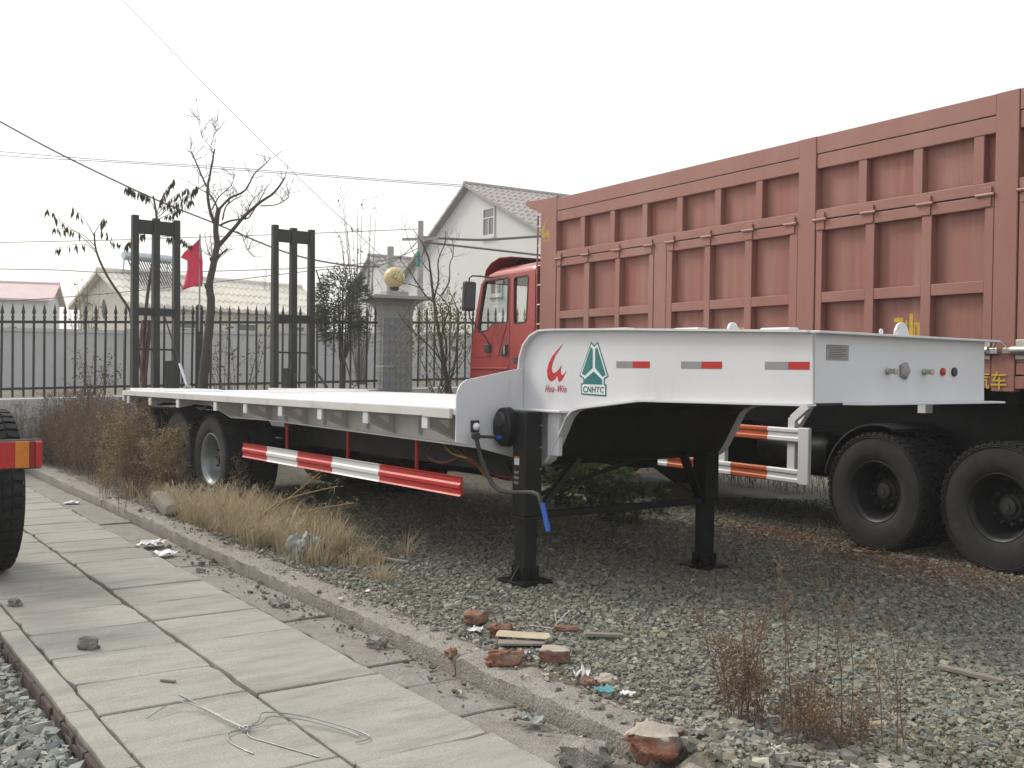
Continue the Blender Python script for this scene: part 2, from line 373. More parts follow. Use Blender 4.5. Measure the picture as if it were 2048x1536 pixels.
ground = link('ground', np_mesh('ground', gv, gf, 'ground_gravel', smooth=True)); tag(ground, 'grey-green gravel yard ground running out to the horizon', 'ground', kind='structure')

pb = MB(); pb.prism([pw(-21, 1.09, -.155), pw(-2.4, 1.09, -.155), pw(-2.4, 3.12, -.155), pw(-21, 3.12, -.155)], (0, 0, -.03))
path = pb.build('path', 'joint_soil'); tag(path, 'pale concrete slab path beside the broken kerb', 'path', kind='structure')
def slab(s0, s1, n0, n1, z, m, th=.06, jit=.006, name='slab', cut=None, amp=.006):
    g = .0055; s0 += g; s1 -= g; n0 += g; n1 -= g
    pts = []
    def edge(a, b, c, d):
        k = max(2, int(max(abs(c-a), abs(d-b))/.12))
        for i in range(k):
            f = i/k; pts.append((a+(c-a)*f+rnd.uniform(-jit, jit), b+(d-b)*f+rnd.uniform(-jit, jit)))
    edge(s0, n0, s1, n0); edge(s1, n0, s1, n1); edge(s1, n1, s0, n1); edge(s0, n1, s0, n0)
    for ci in range(len(pts)):
        a, b = pts[ci]
        if (abs(a-s0) < .02 or abs(a-s1) < .02) and (abs(b-n0) < .02 or abs(b-n1) < .02) and name == 'slab' and rnd.random() < .14:
            k = rnd.uniform(.008, .022); pts[ci] = (a+k*(1 if abs(a-s0) < .02 else -1), b+k*(1 if abs(b-n0) < .02 else -1))
        elif name != 'edging_stone' and rnd.random() < .06: pts[ci] = (a+(sc_ := .014)*(1 if abs(a-s0) < .02 else -1 if abs(a-s1) < .02 else 0), b+sc_*(1 if abs(b-n0) < .02 else -1 if abs(b-n1) < .02 else 0))
    tz, ts, tn = rnd.uniform(-amp, amp*.5), rnd.uniform(-.005, .005), rnd.uniform(-.005, .005); sc, nc = (s0+s1)/2, (n0+n1)/2
    mb = MB(); mb.prism([pw(a, b, z-th) for a, b in pts], (0, 0, th))
    k = len(pts)
    for i, (a, b) in enumerate(pts): mb.v[k+i] = pw(a, b, z+tz+(a-sc)*ts+(b-nc)*tn)
    o = mb.build(name, m, path, bevel=.006, segs=1); return o
ja = [-2.7, -3.45, -4.18, -4.72, -5.29, -5.85, -6.46, -7.08, -7.7, -8.28, -8.84, -9.5]
jb = [-2.6, -3.2, -4.08, -4.65, -5.22, -5.8, -6.4, -7.07, -7.63, -8.24, -8.86, -9.45, -10.05]
while ja[-1] > -20: ja.append(ja[-1]-.62)
while jb[-1] > -20: jb.append(jb[-1]-.62)
skip_b = {-4.65, -5.8}                                  # faint joints only: longer slabs near the wire
for js, n0, n1 in ((ja, 1.25, 2.0), (jb, 2.015, 2.735)):
    js = [q for q in js if not (js is jb and q in skip_b)]
    for a, b in zip(js[1:], js[:-1]):
        slab(a, b, n0, n1, -.1, 'concrete_slab' if rnd.random() < .5 else 'concrete_slab_b')
q = -2.6
while q > -20:
    d = rnd.uniform(.85, 1.15); slab(q-d, q, 1.115, 1.245, -.102, 'concrete_slab_b', name='edging_stone', jit=.004); q -= d
q = -2.5
while q > -20:
    d = rnd.uniform(.45, 1.3); slab(q-d, q, 2.75, 3.1, -.115, 'concrete_rough', name='gutter_slab', jit=.012, amp=.012); q -= d
q = -3.4
for i in range(26):
    slab(q-.24, q, 1.08, 1.112, -.115, 'edging_maroon', name='edging_brick', jit=.003, th=.11, amp=.005); q -= .243

kb = MB(); kb.prism([pw(-20, 3.12, -.16), pw(-3.5, 3.12, -.16), pw(-3.5, 3.32, -.16), pw(-20, 3.32, -.16)], (0, 0, .12))
kerb = kb.build('kerb', 'concrete_kerb'); tag(kerb, 'low broken concrete kerb between path and gravel', 'kerb', kind='structure')
def kerbstone(s0, s1):
    prof = [(3.10, -.17), (3.094, -.10), (3.09, -.022), (3.094, -.003), (3.13, .006), (3.18, .01), (3.22, .01), (3.26, .012), (3.30, .006), (3.335, -.006), (3.35, -.05), (3.352, -.15)]
    ns = max(3, int((s1-s0)/.03)); mb = MB(); K = len(prof); vs = []
    for i in range(ns+1):
        s = s0+(s1-s0)*i/ns; e = 1 if 0 < i < ns else 0
        for j, (n, z) in enumerate(prof):
            p = Vector((s*9, n*9, 5)); dz = (mnoise.noise(p*1.4)*.020+mnoise.noise(p*.5)*.022+mnoise.noise(p*4.1)*.014-.014) if j >= 3 else mnoise.noise(p*.9)*.006
            dn = mnoise.noise(p*.7+Vector((0, 0, 9)))*(.022 if j > 2 else .008)+mnoise.noise(p*3.3)*(.012 if j > 7 else .004)
            wob = .02*mnoise.noise((s*.7, 0, 2)) - .028*(s+6)/6*(.5)
            if not e: dz -= .006
            vs.append(pw(s+(0 if e else (.004 if i == 0 else -.004)), n+dn+wob, z+dz*(.9 if z > -.1 else 0)))
    fs = [(i*K+j, (i+1)*K+j, (i+1)*K+j+1, i*K+j+1) for i in range(ns) for j in range(K-1)]
    fs += [tuple(range(K)), tuple(ns*K+j for j in range(K-1, -1, -1))]
    mb.add(vs, fs); return mb.build('kerbstone', 'concrete_kerb', kerb, smooth=R_(38))
q = -3.36
while q > -19.5:
    d = rnd.uniform(1.1, 2.3); kerbstone(q-d, q-.003); q -= d

# loose stones
rng = np.random.default_rng(5)
ICO_V = np.array([(x, y, z) for z in (-1, 1) for y in (-1, 1) for x in (-1, 1)])*.78
ICO_F = np.array([(0, 2, 3), (0, 3, 1), (4, 5, 7), (4, 7, 6), (0, 1, 5), (0, 5, 4), (2, 6, 7), (2, 7, 3), (0, 4, 6), (0, 6, 2), (1, 3, 7), (1, 7, 5)])
CAMP = np.array([0, 0, 1.6]); CF = np.array(f2); CR = np.array(cr); CUP = np.array(cu_)
def in_view(P, lo=2.0, hi=99, pad=120):
    v = P-CAMP; z = v@CF; x = 1024+2100*(v@CR)/np.maximum(z, .1); y = 768-2100*(v@CUP)/np.maximum(z, .1)
    return (z > lo) & (z < hi) & (x > -pad) & (x < 2048+pad) & (y > 0) & (y < 1536+pad), z
def stones(name, P, size, colors, flat=(.5, .8), mats='gravel_stone'):
    N = len(P); sc = np.stack([size*rng.uniform(.75, 1.35, N), size*rng.uniform(.65, 1.0, N), size*rng.uniform(flat[0], flat[1], N)], 1)
    jit = 1+rng.uniform(-.55, .30, (N, 8, 3)); v = ICO_V[None]*jit*sc[:, None, :]
    a = rng.uniform(0, 6.283, N); tl = rng.normal(0, .6, N); c, s = np.cos(tl), np.sin(tl)
    y = v[..., 1]*c[:, None]-v[..., 2]*s[:, None]; z = v[..., 1]*s[:, None]+v[..., 2]*c[:, None]; x = v[..., 0]
    c, s = np.cos(a), np.sin(a); X = x*c[:, None]-y*s[:, None]; Y = x*s[:, None]+y*c[:, None]
    W = np.stack([X, Y, z], 2)+P[:, None, :]
    tr = (ICO_F[None]+(np.arange(N)*8)[:, None, None]).reshape(-1, 3)
    cl = np.repeat(np.concatenate([colors, np.ones((N, 1))], 1)[:, None, :], 8, 1).reshape(-1, 4)
    return np_mesh(name, W.reshape(-1, 3), tr, mats, cl)
def stone_cols(N, base, spread=.35, ochre=.07, blue=.12):
    b = np.array(base)[None]*np.exp(rng.normal(0, spread, (N, 1)))*(1+rng.normal(0, .018, (N, 3)))
    r = rng.random(N); b[r < ochre] = np.array([.235, .205, .145])*np.exp(rng.normal(0, .25, (int((r < ochre).sum()), 1)))
    k = r > 1-blue; b[k] = np.array([.165, .18, .172])*np.exp(rng.normal(0, .3, (int(k.sum()), 1)))
    return np.clip(b, .02, .7)
N = 320000; P = np.stack([rng.uniform(-12.5, -.4, N), rng.uniform(3.05, 11.6, N), np.zeros(N)], 1)
sS = PC*P[:, 0]-PS*P[:, 1]; nN = PS*P[:, 0]+PC*P[:, 1]
ok, z = in_view(P, 2.0, 13.5, 420); ok &= (nN > 3.37) | ((sS > -3.25) & (nN > 3.06)); ok &= (z < 6.5) | (rng.random(N) < np.where(z < 9.5, .55, .34))
P = P[ok]; P[:, 2] = np.array([ground_z(x, y) for x, y in P[:, :2]])+rng.uniform(-.004, .014, len(P))
gr = link('gravel', stones('gravel', P, np.exp(rng.normal(-4.29, .32, len(P))), stone_cols(len(P), (.205, .200, .160), .19, .05, .07))); tag(gr, 'grey-green crushed gravel covering the yard', 'gravel', kind='stuff')
N = 21000; s_ = rng.uniform(-10, -2.8, N); n_ = 1.05-2.3*rng.random(N)**1.4; P = np.stack([PC*s_+PS*n_, -PS*s_+PC*n_, rng.uniform(-.225, -.155, N)], 1)
gl = link('coarse_gravel', stones('coarse_gravel', P, np.exp(rng.normal(-3.74, .30, N)), stone_cols(N, (.26, .265, .235), .2, .05, .12))); tag(gl, 'coarse grey crushed stone left of the red brick edging', 'gravel', kind='stuff')
N = 420; s_ = rng.uniform(-10, -3.1, N); n_ = 3.08-np.abs(rng.normal(0, .13, N)); P = np.stack([PC*s_+PS*n_, -PS*s_+PC*n_, np.full(N, -.1)], 1)
rb = link('rubble', stones('rubble', P, np.exp(rng.normal(-4.9, .55, N)), stone_cols(N, (.17, .155, .125), .4, .1, .1))); tag(rb, 'small crumbs of stone and mortar lying along the kerb foot', 'rubble', kind='stuff')
N = 2600; s_ = rng.uniform(-14, -3.4, N); n_ = 3.13+rng.beta(1.6, 1.0, N)*.30+.0047*(-s_-6); P = np.stack([PC*s_+PS*n_, -PS*s_+PC*n_, np.full(N, .0)], 1); P[:, 2] = rng.uniform(-.016, .006, N)
rb3 = link('kerb_crumbs', stones('kerb_crumbs', P, np.exp(rng.normal(-4.75, .45, N)), stone_cols(N, (.30, .275, .235), .28, .08, .05))); tag(rb3, 'crumbled mortar bits lying on top of the kerb', 'rubble', kind='stuff')
N = 1500; s_ = rng.uniform(-3.5, -2.0, N); n_ = rng.uniform(2.75, 3.75, N); P = np.stack([PC*s_+PS*n_, -PS*s_+PC*n_, np.zeros(N)], 1)
P[:, 2] = [ground_z(x, y)+.012 for x, y in P[:, :2]]
rb2 = link('rubble', stones('rubble', P, np.exp(rng.normal(-4.0, .45, N)), stone_cols(N, (.25, .232, .195), .25, .06, .05))); tag(rb2, 'pale broken concrete rubble where the kerb ends', 'rubble', kind='stuff')
# ------------------------------------------------------------------ wheels
def tyre_mesh(name, R, w, rb, lugs=54, depth=.014, rear=False):
    h = w/2; mb = MB()
    prof = [(rb, -h*.80), (rb+.02, -h*.93), (rb+(R-rb)*.30, -h*1.03), (rb+(R-rb)*.60, -h*1.04), (R-.055, -h*.98), (R-.03, -h*.95), (R-.004, -h*.88), (R, -h*.80), (R, h*.80), (R-.004, h*.88), (R-.03, h*.95), (R-.055, h*.98), (rb+(R-rb)*.60, h*1.04), (rb+(R-rb)*.30, h*1.03), (rb+.02, h*.93), (rb, h*.80)]
    mb.lathe([(r-depth*(r > R-.01), y) for r, y in prof], axis='y', n=56)
    k = len(prof)-1
    mb.m = [1 if (i % k) < 5 or (i % k) > 9 else 0 for i in range(len(mb.f))]
    # moulded rings on the sidewall
    for s in (-1, 1):
        for rr in (.83, .90): mb.lathe([(rb+(R-rb)*rr-.004, s*h*1.0), (rb+(R-rb)*rr, s*(h*1.0+.006)), (rb+(R-rb)*rr+.004, s*h*1.0)], axis='y', n=56, m=1)
    da = 2*math.pi/lugs
    def block(a0, a1, y0, y1, r0, r1, sk=0.):
        vs = []
        for r in (r0, r1):
            for y, q in ((y0, 0), (y1, sk)):
                for a in (a0, a1):
                    aa = a+q; vs.append((r*math.cos(aa), y, r*math.sin(aa)))
        mb.add(vs, [(0, 1, 3, 2), (4, 6, 7, 5), (0, 4, 5, 1), (2, 3, 7, 6), (0, 2, 6, 4), (1, 5, 7, 3)], 0)
    for i in range(lugs):
        a = i*da
        for s in (-1, 1):
            block(a, a+da*.62, s*h*.50, s*h*.93, R-.03, R, .15*da)
            block(a+da*.3, a+da*.95, s*h*.09, s*h*.43, R-.03, R-.001, -.25*da)
            block(a, a+da*.62, s*h*.88, s*h*.99, R-.055, R-.012, 0)
    return mb.mesh(name, ['rubber', 'rubber_side'], smooth=R_(35))
def rim_mesh(name, rb, w, m, deep=.17):
    h = w/2; mb = MB()
    prof = [(rb-.02, h*.1), (rb-.035, -h*.55), (rb-.018, -h*.74), (rb+.012, -h*.82), (rb+.016, -h*.88), (rb+.004, -h*.90), (rb-.012, -h*.84), (rb-.03, -h*.60), (rb-.05, -h*.2), (rb-.055, -h+deep-.03), (rb-.075, -h+deep), (rb*.72, -h+deep+.012), (rb*.60, -h+deep-.015), (rb*.46, -h+deep-.02), (.0, -h+deep-.02)]
    mb.lathe(prof, axis='y', n=40); return mb.mesh(name, m, smooth=R_(40))
def hub_mesh(name, rb, w, m, deep=.17):
    h = w/2; y = -h+deep-.018; mb = MB()
    mb.lathe([(rb*.38, y), (rb*.38, y-.012), (rb*.28, y-.016), (rb*.26, y-.05), (rb*.22, y-.056), (rb*.10, y-.056), (rb*.09, y-.066), (0, y-.067)], axis='y', n=24)
    for i in range(10):
        a = i*math.pi/5; mb.lathe([(.016, y+.002), (.016, y-.026), (.011, y-.04), (0, y-.042)], org=(rb*.53*math.cos(a), 0, rb*.53*math.sin(a)), axis='y', n=6)
    return mb.mesh(name, m, smooth=R_(40))
TY_T = tyre_mesh('tyre', .52, .28, .29); RIM_T = rim_mesh('rim', .29, .28, 'steel_rim', .19); HUB_T = hub_mesh('hub', .29, .28, 'plastic_black', .19)
TY_R = tyre_mesh('tyre', .545, .30, .275, 50); RIM_R = rim_mesh('rim', .275, .30, 'black_paint', .2); HUB_R = hub_mesh('hub', .275, .30, 'iron', .2)
def wheel(parent, x, y, z, ty, rim, hub, flip=False, spin=0.):
    o = node('wheel', parent); off = ORG[parent.name]; o.location = (x-off.x, y-off.y, z-off.z)
    o.rotation_euler = (0, 0, math.pi) if flip else (0, 0, 0)
    for nm, me in (('tyre', ty), ('rim', rim), ('hub', hub)):
        if me is not None: link(nm, me, o, rot=(0, spin, 0))
    return o

# ------------------------------------------------------------------ white lowbed trailer
TR = thing('lowbed_trailer', 'long white gooseneck lowbed trailer with black ramps, propped on landing legs', 'trailer', (-8.6, 6.06, 0))
CY = 6.06
def mir(y): return 2*CY-y
def zt(x): return 1.305+(x+6.5)*.0067
Yn, Yf = 4.46, mir(4.46)
# deck
mb = MB(); mb.prism([(-14.29, Yn, zt(-14.29)-.05), (-6.5, Yn, zt(-6.5)-.05), (-6.5, Yn, zt(-6.5)), (-14.29, Yn, zt(-14.29))], (0, Yf-Yn, 0))
deck = mb.build('deck', 'deck_white', TR, bevel=.004)
for y0, y1 in ((4.52, 5.3), (6.5, 7.45)):
    mb = MB(); x0, x1 = -14.28, -13.0
    mb.prism([(x0, y0, zt(x0)), (x1, y0, zt(x1)), (x1, y0, zt(x1)+.012), (x1-.12, y0, zt(x1)+.035), (x0, y0, zt(x0)+.035)], (0, y1-y0, 0)); mb.build('ramp_seat', 'deck_white', deck, bevel=.004)
for k, (a, b) in enumerate(((-14.29, -12.6), (-12.6, -10.9), (-10.9, -9.2), (-9.2, -7.5), (-7.5, -6.5))):
    mb = MB(); mb.prism([(a+.006, Yn+.02, zt(a)+.0005), (b-.006, Yn+.02, zt(b)+.0005), (b-.006, Yn+.02, zt(b)+.006), (a+.006, Yn+.02, zt(a)+.006)], (0, Yf-Yn-.04, 0)); mb.build('tread_plate', 'deck_white', deck, bevel=.003)
for s in (0, 1):
    y0 = Yn-.022 if s == 0 else Yf; mb = MB()
    mb.prism([(-14.3, y0, zt(-14.3)-.062), (-6.86, y0, zt(-6.86)-.068), (-6.86, y0, zt(-6.86)+.002), (-14.3, y0, zt(-14.3)+.002)], (0, .022, 0)); mb.build('side_rail', 'grimy_white', TR, bevel=.004)
mb = MB().box(-6.9, -6.53, Yn-.03, Yn-.001, zt(-6.7)-.075, zt(-6.7)+.001); mb.build('rail_end', 'grimy_white', TR, bevel=.004)
mb = MB(); mb.box(-14.36, -14.3, Yn-.02, Yf+.02, zt(-14.3)-.14, zt(-14.3)-.004); mb.build('tail_beam', 'white_paint', TR, bevel=.006)
# main beams
for y in (4.74, mir(4.74)-.02):
    mb = MB(); low = [(-14.2, 1.13), (-11.9, 1.15), (-11.3, 1.03), (-10.3, 1.045), (-8.45, 1.028), (-6.9, 1.015), (-6.5, 1.01)]
    mb.prism([(x, y, z) for x, z in low]+[(-6.5, y, zt(-6.5)-.052), (-14.2, y, zt(-14.2)-.052)], (0, .02, 0))
    mb.strip([(x, z) for x, z in low[::-1]], y-.045, y+.08, .014); mb.build('main_beam', 'grimy_white', TR)
XB = [-14.15, -13.3, -12.32, -11.16, -10.35, -9.51, -8.68, -7.84, -6.91]
for x in XB:
    for sgn, ye, yi in ((1, Yn, 4.738), (-1, Yf, mir(4.738))):
        zz = zt(x)-.052; xx = x-.0; inner = 1.15 if x < -11.3 else 1.04
        yt = ye+sgn*.012
        prof = [(ye, zz), (yi, zz), (yi, inner+.01), (ye+sgn*.05, zz-.098), (ye, zz-.098)]
        br = holed([(a, b) for a, b in prof], [[(ye+sgn*.11, zz-.05), (yi-sgn*.06, zz-.05), (yi-sgn*.06, zz-.12)]] if x > -11 else [], lambda a, b, xx=xx: (xx, a, b), (.012, 0, 0)).build('outrigger', 'grimy_white', TR)
        m2 = MB(); m2.bar((xx+.006, ye+sgn*.04, zz-.103), (xx+.006, yi-sgn*.004, inner+.006), .06, .012); m2.build('flange', 'grimy_white', br)
        m3 = MB(); m3.box(xx-.035, xx+.05, min(ye-sgn*.012, ye+sgn*.012), max(ye-sgn*.012, ye+sgn*.012), zz-.115, zz+.012-.03); m3.build('end_plate', 'white_paint', br, bevel=.003)
for x in (-9.95, -9.1, -8.27, -7.4):
    MB().box(x, x+.012, 4.70, 4.739, 1.05, zt(x)-.055).build('stiffener', 'grimy_white', TR)
for x in np.arange(-14, -6.7, .85):
    MB().box(x, x+.1, 4.77, mir(4.77), zt(x)-.19, zt(x)-.051).build('cross_member', 'black_paint', TR)
# axles, wheels, springs
XW = [-11.6, -12.65, -13.7]
for x in XW:
    for y, fl in ((4.71, False), (mir(4.71), True)): wheel(TR, x, y, .53, TY_T, RIM_T, HUB_T, fl, rnd.uniform(0, 3))
    for y, fl in ((5.04, False), (mir(5.04), True)): wheel(TR, x, y, .53, TY_T, None, None, fl, rnd.uniform(0, 3))
    MB().tube([(x, 4.8, .53), (x, mir(4.8), .53)], .07, 12).build('axle', 'black_paint', TR, smooth=R_(40))
for y in (5.32, mir(5.32)):
    MB().box(-14.1, -11.0, y-.04, y+.04, .78, .9).build('leaf_spring', 'black_paint', TR, bevel=.01)
MB().box(-11.2, -6.7, 5.3, 5.5, .74, 1.18).build('belly_beam', 'black_paint', TR); MB().box(-11.2, -6.7, mir(5.5), mir(5.3), .74, 1.18).build('belly_beam', 'black_paint', TR)
MB().prism([(-8.3, 5.15, .98), (-6.75, 5.15, .72), (-6.62, 5.15, .72), (-6.62, 5.15, .96)], (0, .14, 0)).build('gusset', 'black_paint', TR, bevel=.006)
MB().box(-10.9, -9.0, mir(5.25), mir(4.85), .42, 1.05).build('light_blocker', 'black_paint', TR, bevel=.01)  # invented black box, added to stop light coming in from the far side
MB().box(-10.0, -9.1, 5.6, 6.5, .62, 1.0).build('air_tank', 'black_paint', TR, bevel=.05)
# side guards with painted bands
gp = [(0, 0), (.012, .012), (.012, .045), (.0, .06), (.0, .085), (.012, .10), (.012, .135), (0, .147), (.03, .147), (.03, 0)]
for sgn, yg in ((1, 4.50),):
    g = node('side_guard', TR); bx = [-10.5, -9.90, -9.21, -8.51, -7.67, -6.47]
    for i in range(5):
        mb = MB(); mb.prism([(bx[i]+.0015, yg-sgn*.03+sgn*(.03-a) if False else yg+sgn*(a-.012), .645+b) for a, b in gp], (bx[i+1]-bx[i]-.003, 0, 0)); mb.build('red_band' if i % 2 == 0 else 'white_band', 'guard_red' if i % 2 == 0 else 'guard_white', g)
    for x in (-10.02, -8.72, -7.52): MB().tube([(x, yg+sgn*.03, .71), (x, 4.775, .71), (x, 4.775, 1.2)], .018, 8).build('guard_post', 'guard_red', TR, smooth=R_(40))
# gooseneck
top = [(-6.49, 1.29), (-6.49, 1.62), (-6.48, 1.70), (-6.44, 1.79), (-6.36, 1.86), (-6.26, 1.898), (-6.11, 1.902), (-5.35, 1.888), (-4.44, 1.862), (-3.78, 1.842)]
bot = [(-3.77, 1.428), (-5.16, 1.41), (-5.78, 1.335), (-5.86, 1.31), (-5.92, 1.26), (-6.09, .98), (-6.13, .93), (-6.19, .895), (-6.27, .875), (-6.49, .885)]
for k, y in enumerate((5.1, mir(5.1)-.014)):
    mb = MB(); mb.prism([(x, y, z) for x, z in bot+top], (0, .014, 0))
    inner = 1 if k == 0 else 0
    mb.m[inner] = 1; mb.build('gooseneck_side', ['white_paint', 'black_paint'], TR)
    yo = y-.05 if k == 0 else y-.02
    mb = MB(); mb.strip(top, yo, yo+.084, .014); mb.build('top_flange', 'white_paint', TR, smooth=R_(30))
    mb = MB(); mb.strip(bot[:9], yo, yo+.084, .014); mb.build('bottom_flange', 'white_paint', TR, smooth=R_(30))
mb = MB(); mb.strip([(x, z-.002) for x, z in top[5:]], 5.135, mir(5.135), .013); mb.build('top_plate', 'white_paint', TR)
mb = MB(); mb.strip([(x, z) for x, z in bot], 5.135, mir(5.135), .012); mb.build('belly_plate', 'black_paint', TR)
mb = MB(); mb.box(-3.785, -3.765, 5.116, mir(5.116), 1.43, 1.855); mb.build('front_plate', 'white_paint', TR, bevel=.003)
mb = MB(); mb.prism([(-3.764, 5.38, 1.418), (-3.66, 5.5, 1.418), (-3.66, mir(5.02), 1.418), (-3.764, mir(5.02), 1.418)], (0, 0, .014)); mb.build('front_lip', 'white_paint', TR, bevel=.003)
mb = MB(); mb.box(-3.764, -3.70, 5.06, mir(5.02), 1.838, 1.852); mb.build('front_lip', 'white_paint', TR, bevel=.003)
MB().box(-6.487, -5.93, 5.0, 5.098, 1.285, 1.305).build('ledge', 'white_paint', TR, bevel=.006)
MB().box(-6.13, -6.0, 5.055, 5.098, .96, 1.283).build('leg_mount', 'white_paint', TR, bevel=.006)
# headboard wings
for sgn in (1, -1):
    f = (lambda y: y) if sgn == 1 else mir
    q = [(4.46, 1.05), (4.46, 1.38), (4.47, 1.44), (4.50, 1.49), (4.55, 1.522), (5.098, 1.62), (5.098, .895), (4.56, 1.03)]
    MB().prism([(-6.497, f(a), b) for a, b in q], (.014, 0, 0)).build('headboard_wing', 'white_paint', TR, bevel=.003)
MB().box(-6.497, -6.485, 5.12, mir(5.12), 1.0, 1.64).build('headboard', 'white_paint', TR)
b_ = MB().box(-6.482, -6.462, 4.59, 4.66, 1.125, 1.215).build('marker_lamp', 'plastic_black', TR, bevel=.004)
MB().lathe([(.03, 0), (.029, .012), (.02, .024), (0, .03)], (-6.461, 4.628, 1.168), 'x', 16).build('lens', 'lamp_white', b_, smooth=3.1)
# reflective tape and lettering on the near side
yd = 5.0985
for a, b_, c in ((-5.43, -5.265, -5.10), (-4.81, -4.63, -4.46), (-4.12, -3.945, -3.795)):
    MB().box(a, b_, yd-.0008, yd+.001, 1.626, 1.672).build('silver_tape', 'silver_tape', TR); MB().box(b_+.002, c, yd-.0008, yd+.001, 1.626, 1.672).build('red_tape', 'red_tape', TR)
def decal(name, pts, m, y, parent=TR): return MB().prism([(x, y, z) for x, z in pts], (0, .0008, 0)).build(name, m, parent)
SW = [(-6.007, 1.805), (-6.074, 1.761), (-6.142, 1.706), (-6.184, 1.65), (-6.2, 1.594), (-6.191, 1.549), (-6.168, 1.522), (-6.137, 1.518), (-6.103, 1.534), (-6.078, 1.559), (-6.069, 1.546), (-6.064, 1.521), (-6.047, 1.514), (-6.022, 1.53), (-5.993, 1.563), (-5.97, 1.602), (-5.993, 1.58), (-6.022, 1.565), (-6.036, 1.585), (-6.036, 1.607), (-6.024, 1.644), (-6.057, 1.612), (-6.096, 1.587), (-6.121, 1.581), (-6.139, 1.595), (-6.144, 1.622), (-6.132, 1.661), (-6.099, 1.717), (-6.048, 1.766)]
decal('red_emblem', SW, 'logo_red', yd)
em = decal('green_emblem', [(-5.699, 1.814), (-5.665, 1.787), (-5.626, 1.812), (-5.508, 1.563), (-5.547, 1.544), (-5.549, 1.51), (-5.529, 1.506), (-5.529, 1.419), (-5.799, 1.426), (-5.806, 1.507), (-5.778, 1.513), (-5.779, 1.543), (-5.823, 1.563)], 'logo_green', yd)
decal('white_field', [(-5.695, 1.799), (-5.665, 1.774), (-5.629, 1.798), (-5.521, 1.567), (-5.557, 1.551), (-5.559, 1.501), (-5.543, 1.497), (-5.541, 1.432), (-5.789, 1.437), (-5.793, 1.498), (-5.766, 1.503), (-5.767, 1.549), (-5.811, 1.571)], 'logo_white', yd-.0012, em)
for pn in ([(-5.701, 1.775), (-5.679, 1.761), (-5.677, 1.623), (-5.76, 1.567), (-5.794, 1.58)], [(-5.652, 1.761), (-5.63, 1.772), (-5.537, 1.574), (-5.57, 1.559), (-5.651, 1.625)], [(-5.665, 1.597), (-5.572, 1.54), (-5.571, 1.503), (-5.764, 1.505), (-5.765, 1.539)]): decal('green_facet', pn, 'logo_teal', yd-.0024, em)
def writing(key, m, x, y, z, parent, sx=1., sz=1.):
    me = TXT[key]; me.materials.clear(); me.materials.append(MATS[m]); off = ORG[parent.name]
    o = link('lettering', me, parent, (x-off.x, y-off.y, z-off.z), (R_(90), 0, 0), (sx, sz, 1)); return o
def fit(o, width):
    xs = [v.co.x for v in o.data.vertices]; o.scale.x = width/(max(xs)-min(xs))
t1 = writing('cnhtc', 'logo_green', -5.782, yd-.0028, 1.446, em); fit(t1, .225)
t2 = writing('hua', 'logo_red', -6.222, yd-.0006, 1.437, TR); fit(t2, .252)
# front plate fittings
xf = -3.765
pl = MB().box(xf, xf+.004, 5.215, 5.43, 1.685, 1.775).build('data_plate', 'plate_grey', TR)
for i in range(7): MB().box(xf+.0042, xf+.005, 5.235 if i else 5.225, 5.24+(.16 if i % 3 else .12), 1.76-i*.0105, 1.7625-i*.0105).build('text_line', 'ink', pl)
MB().box(xf+.0042, xf+.005, 5.217, 5.428, 1.772, 1.7745).build('plate_edge', 'ink', pl)
for y in (5.84, 6.25):
    o = MB().lathe([(.022, 0), (.022, .01), (.017, .014), (.016, .05), (.02, .054), (.02, .066), (.012, .068), (0, .065)], (xf, y, 1.625), 'x', 14).build('air_coupling', 'zinc', TR, smooth=R_(35))
MB().lathe([(.058, 0), (.058, .014), (.046, .022), (0, .025)], (xf, 6.02, 1.63), 'x', 5).build('electric_socket', 'plate_grey', TR)
MB().lathe([(.026, 0), (.026, .012), (.018, .016), (0, .015)], (xf, 6.47, 1.628), 'x', 16).build('red_socket', 'red_tape', TR, smooth=R_(35))
MB().lathe([(.03, 0), (.03, .012), (.02, .016), (0, .012)], (xf, 6.61, 1.628), 'x', 16).build('black_socket', 'plastic_black', TR, smooth=R_(35))
# lashing lugs and hinge tabs on the gooseneck top
def lug(x, y, z, r): MB().prism([(x, y+r*math.cos(a), z+r*math.sin(a)*1.15) for a in [math.pi*i/10 for i in range(11)]], (.015, 0, 0)).build('lashing_lug', 'white_paint', TR)
lug(-3.82, 6.06, 1.854, .075); lug(-4.6, 5.35, 1.876, .05)
for y in (5.82, 5.98): MB().lathe([(.018, -.004), (.018, .004), (.010, .004), (.010, -.004), (.018, -.004)], (-3.8, y, 1.872), 'x', 12).build('ring', 'white_paint', TR)
for x in (-5.65, -4.95, -4.2): MB().box(x-.13, x+.1, 5.3, 5.4, zt(x)*0+1.888+(x+5.35)*-.022, 1.888+(x+5.35)*-.022+.026).build('hinge_tab', 'white_paint', TR, bevel=.01)
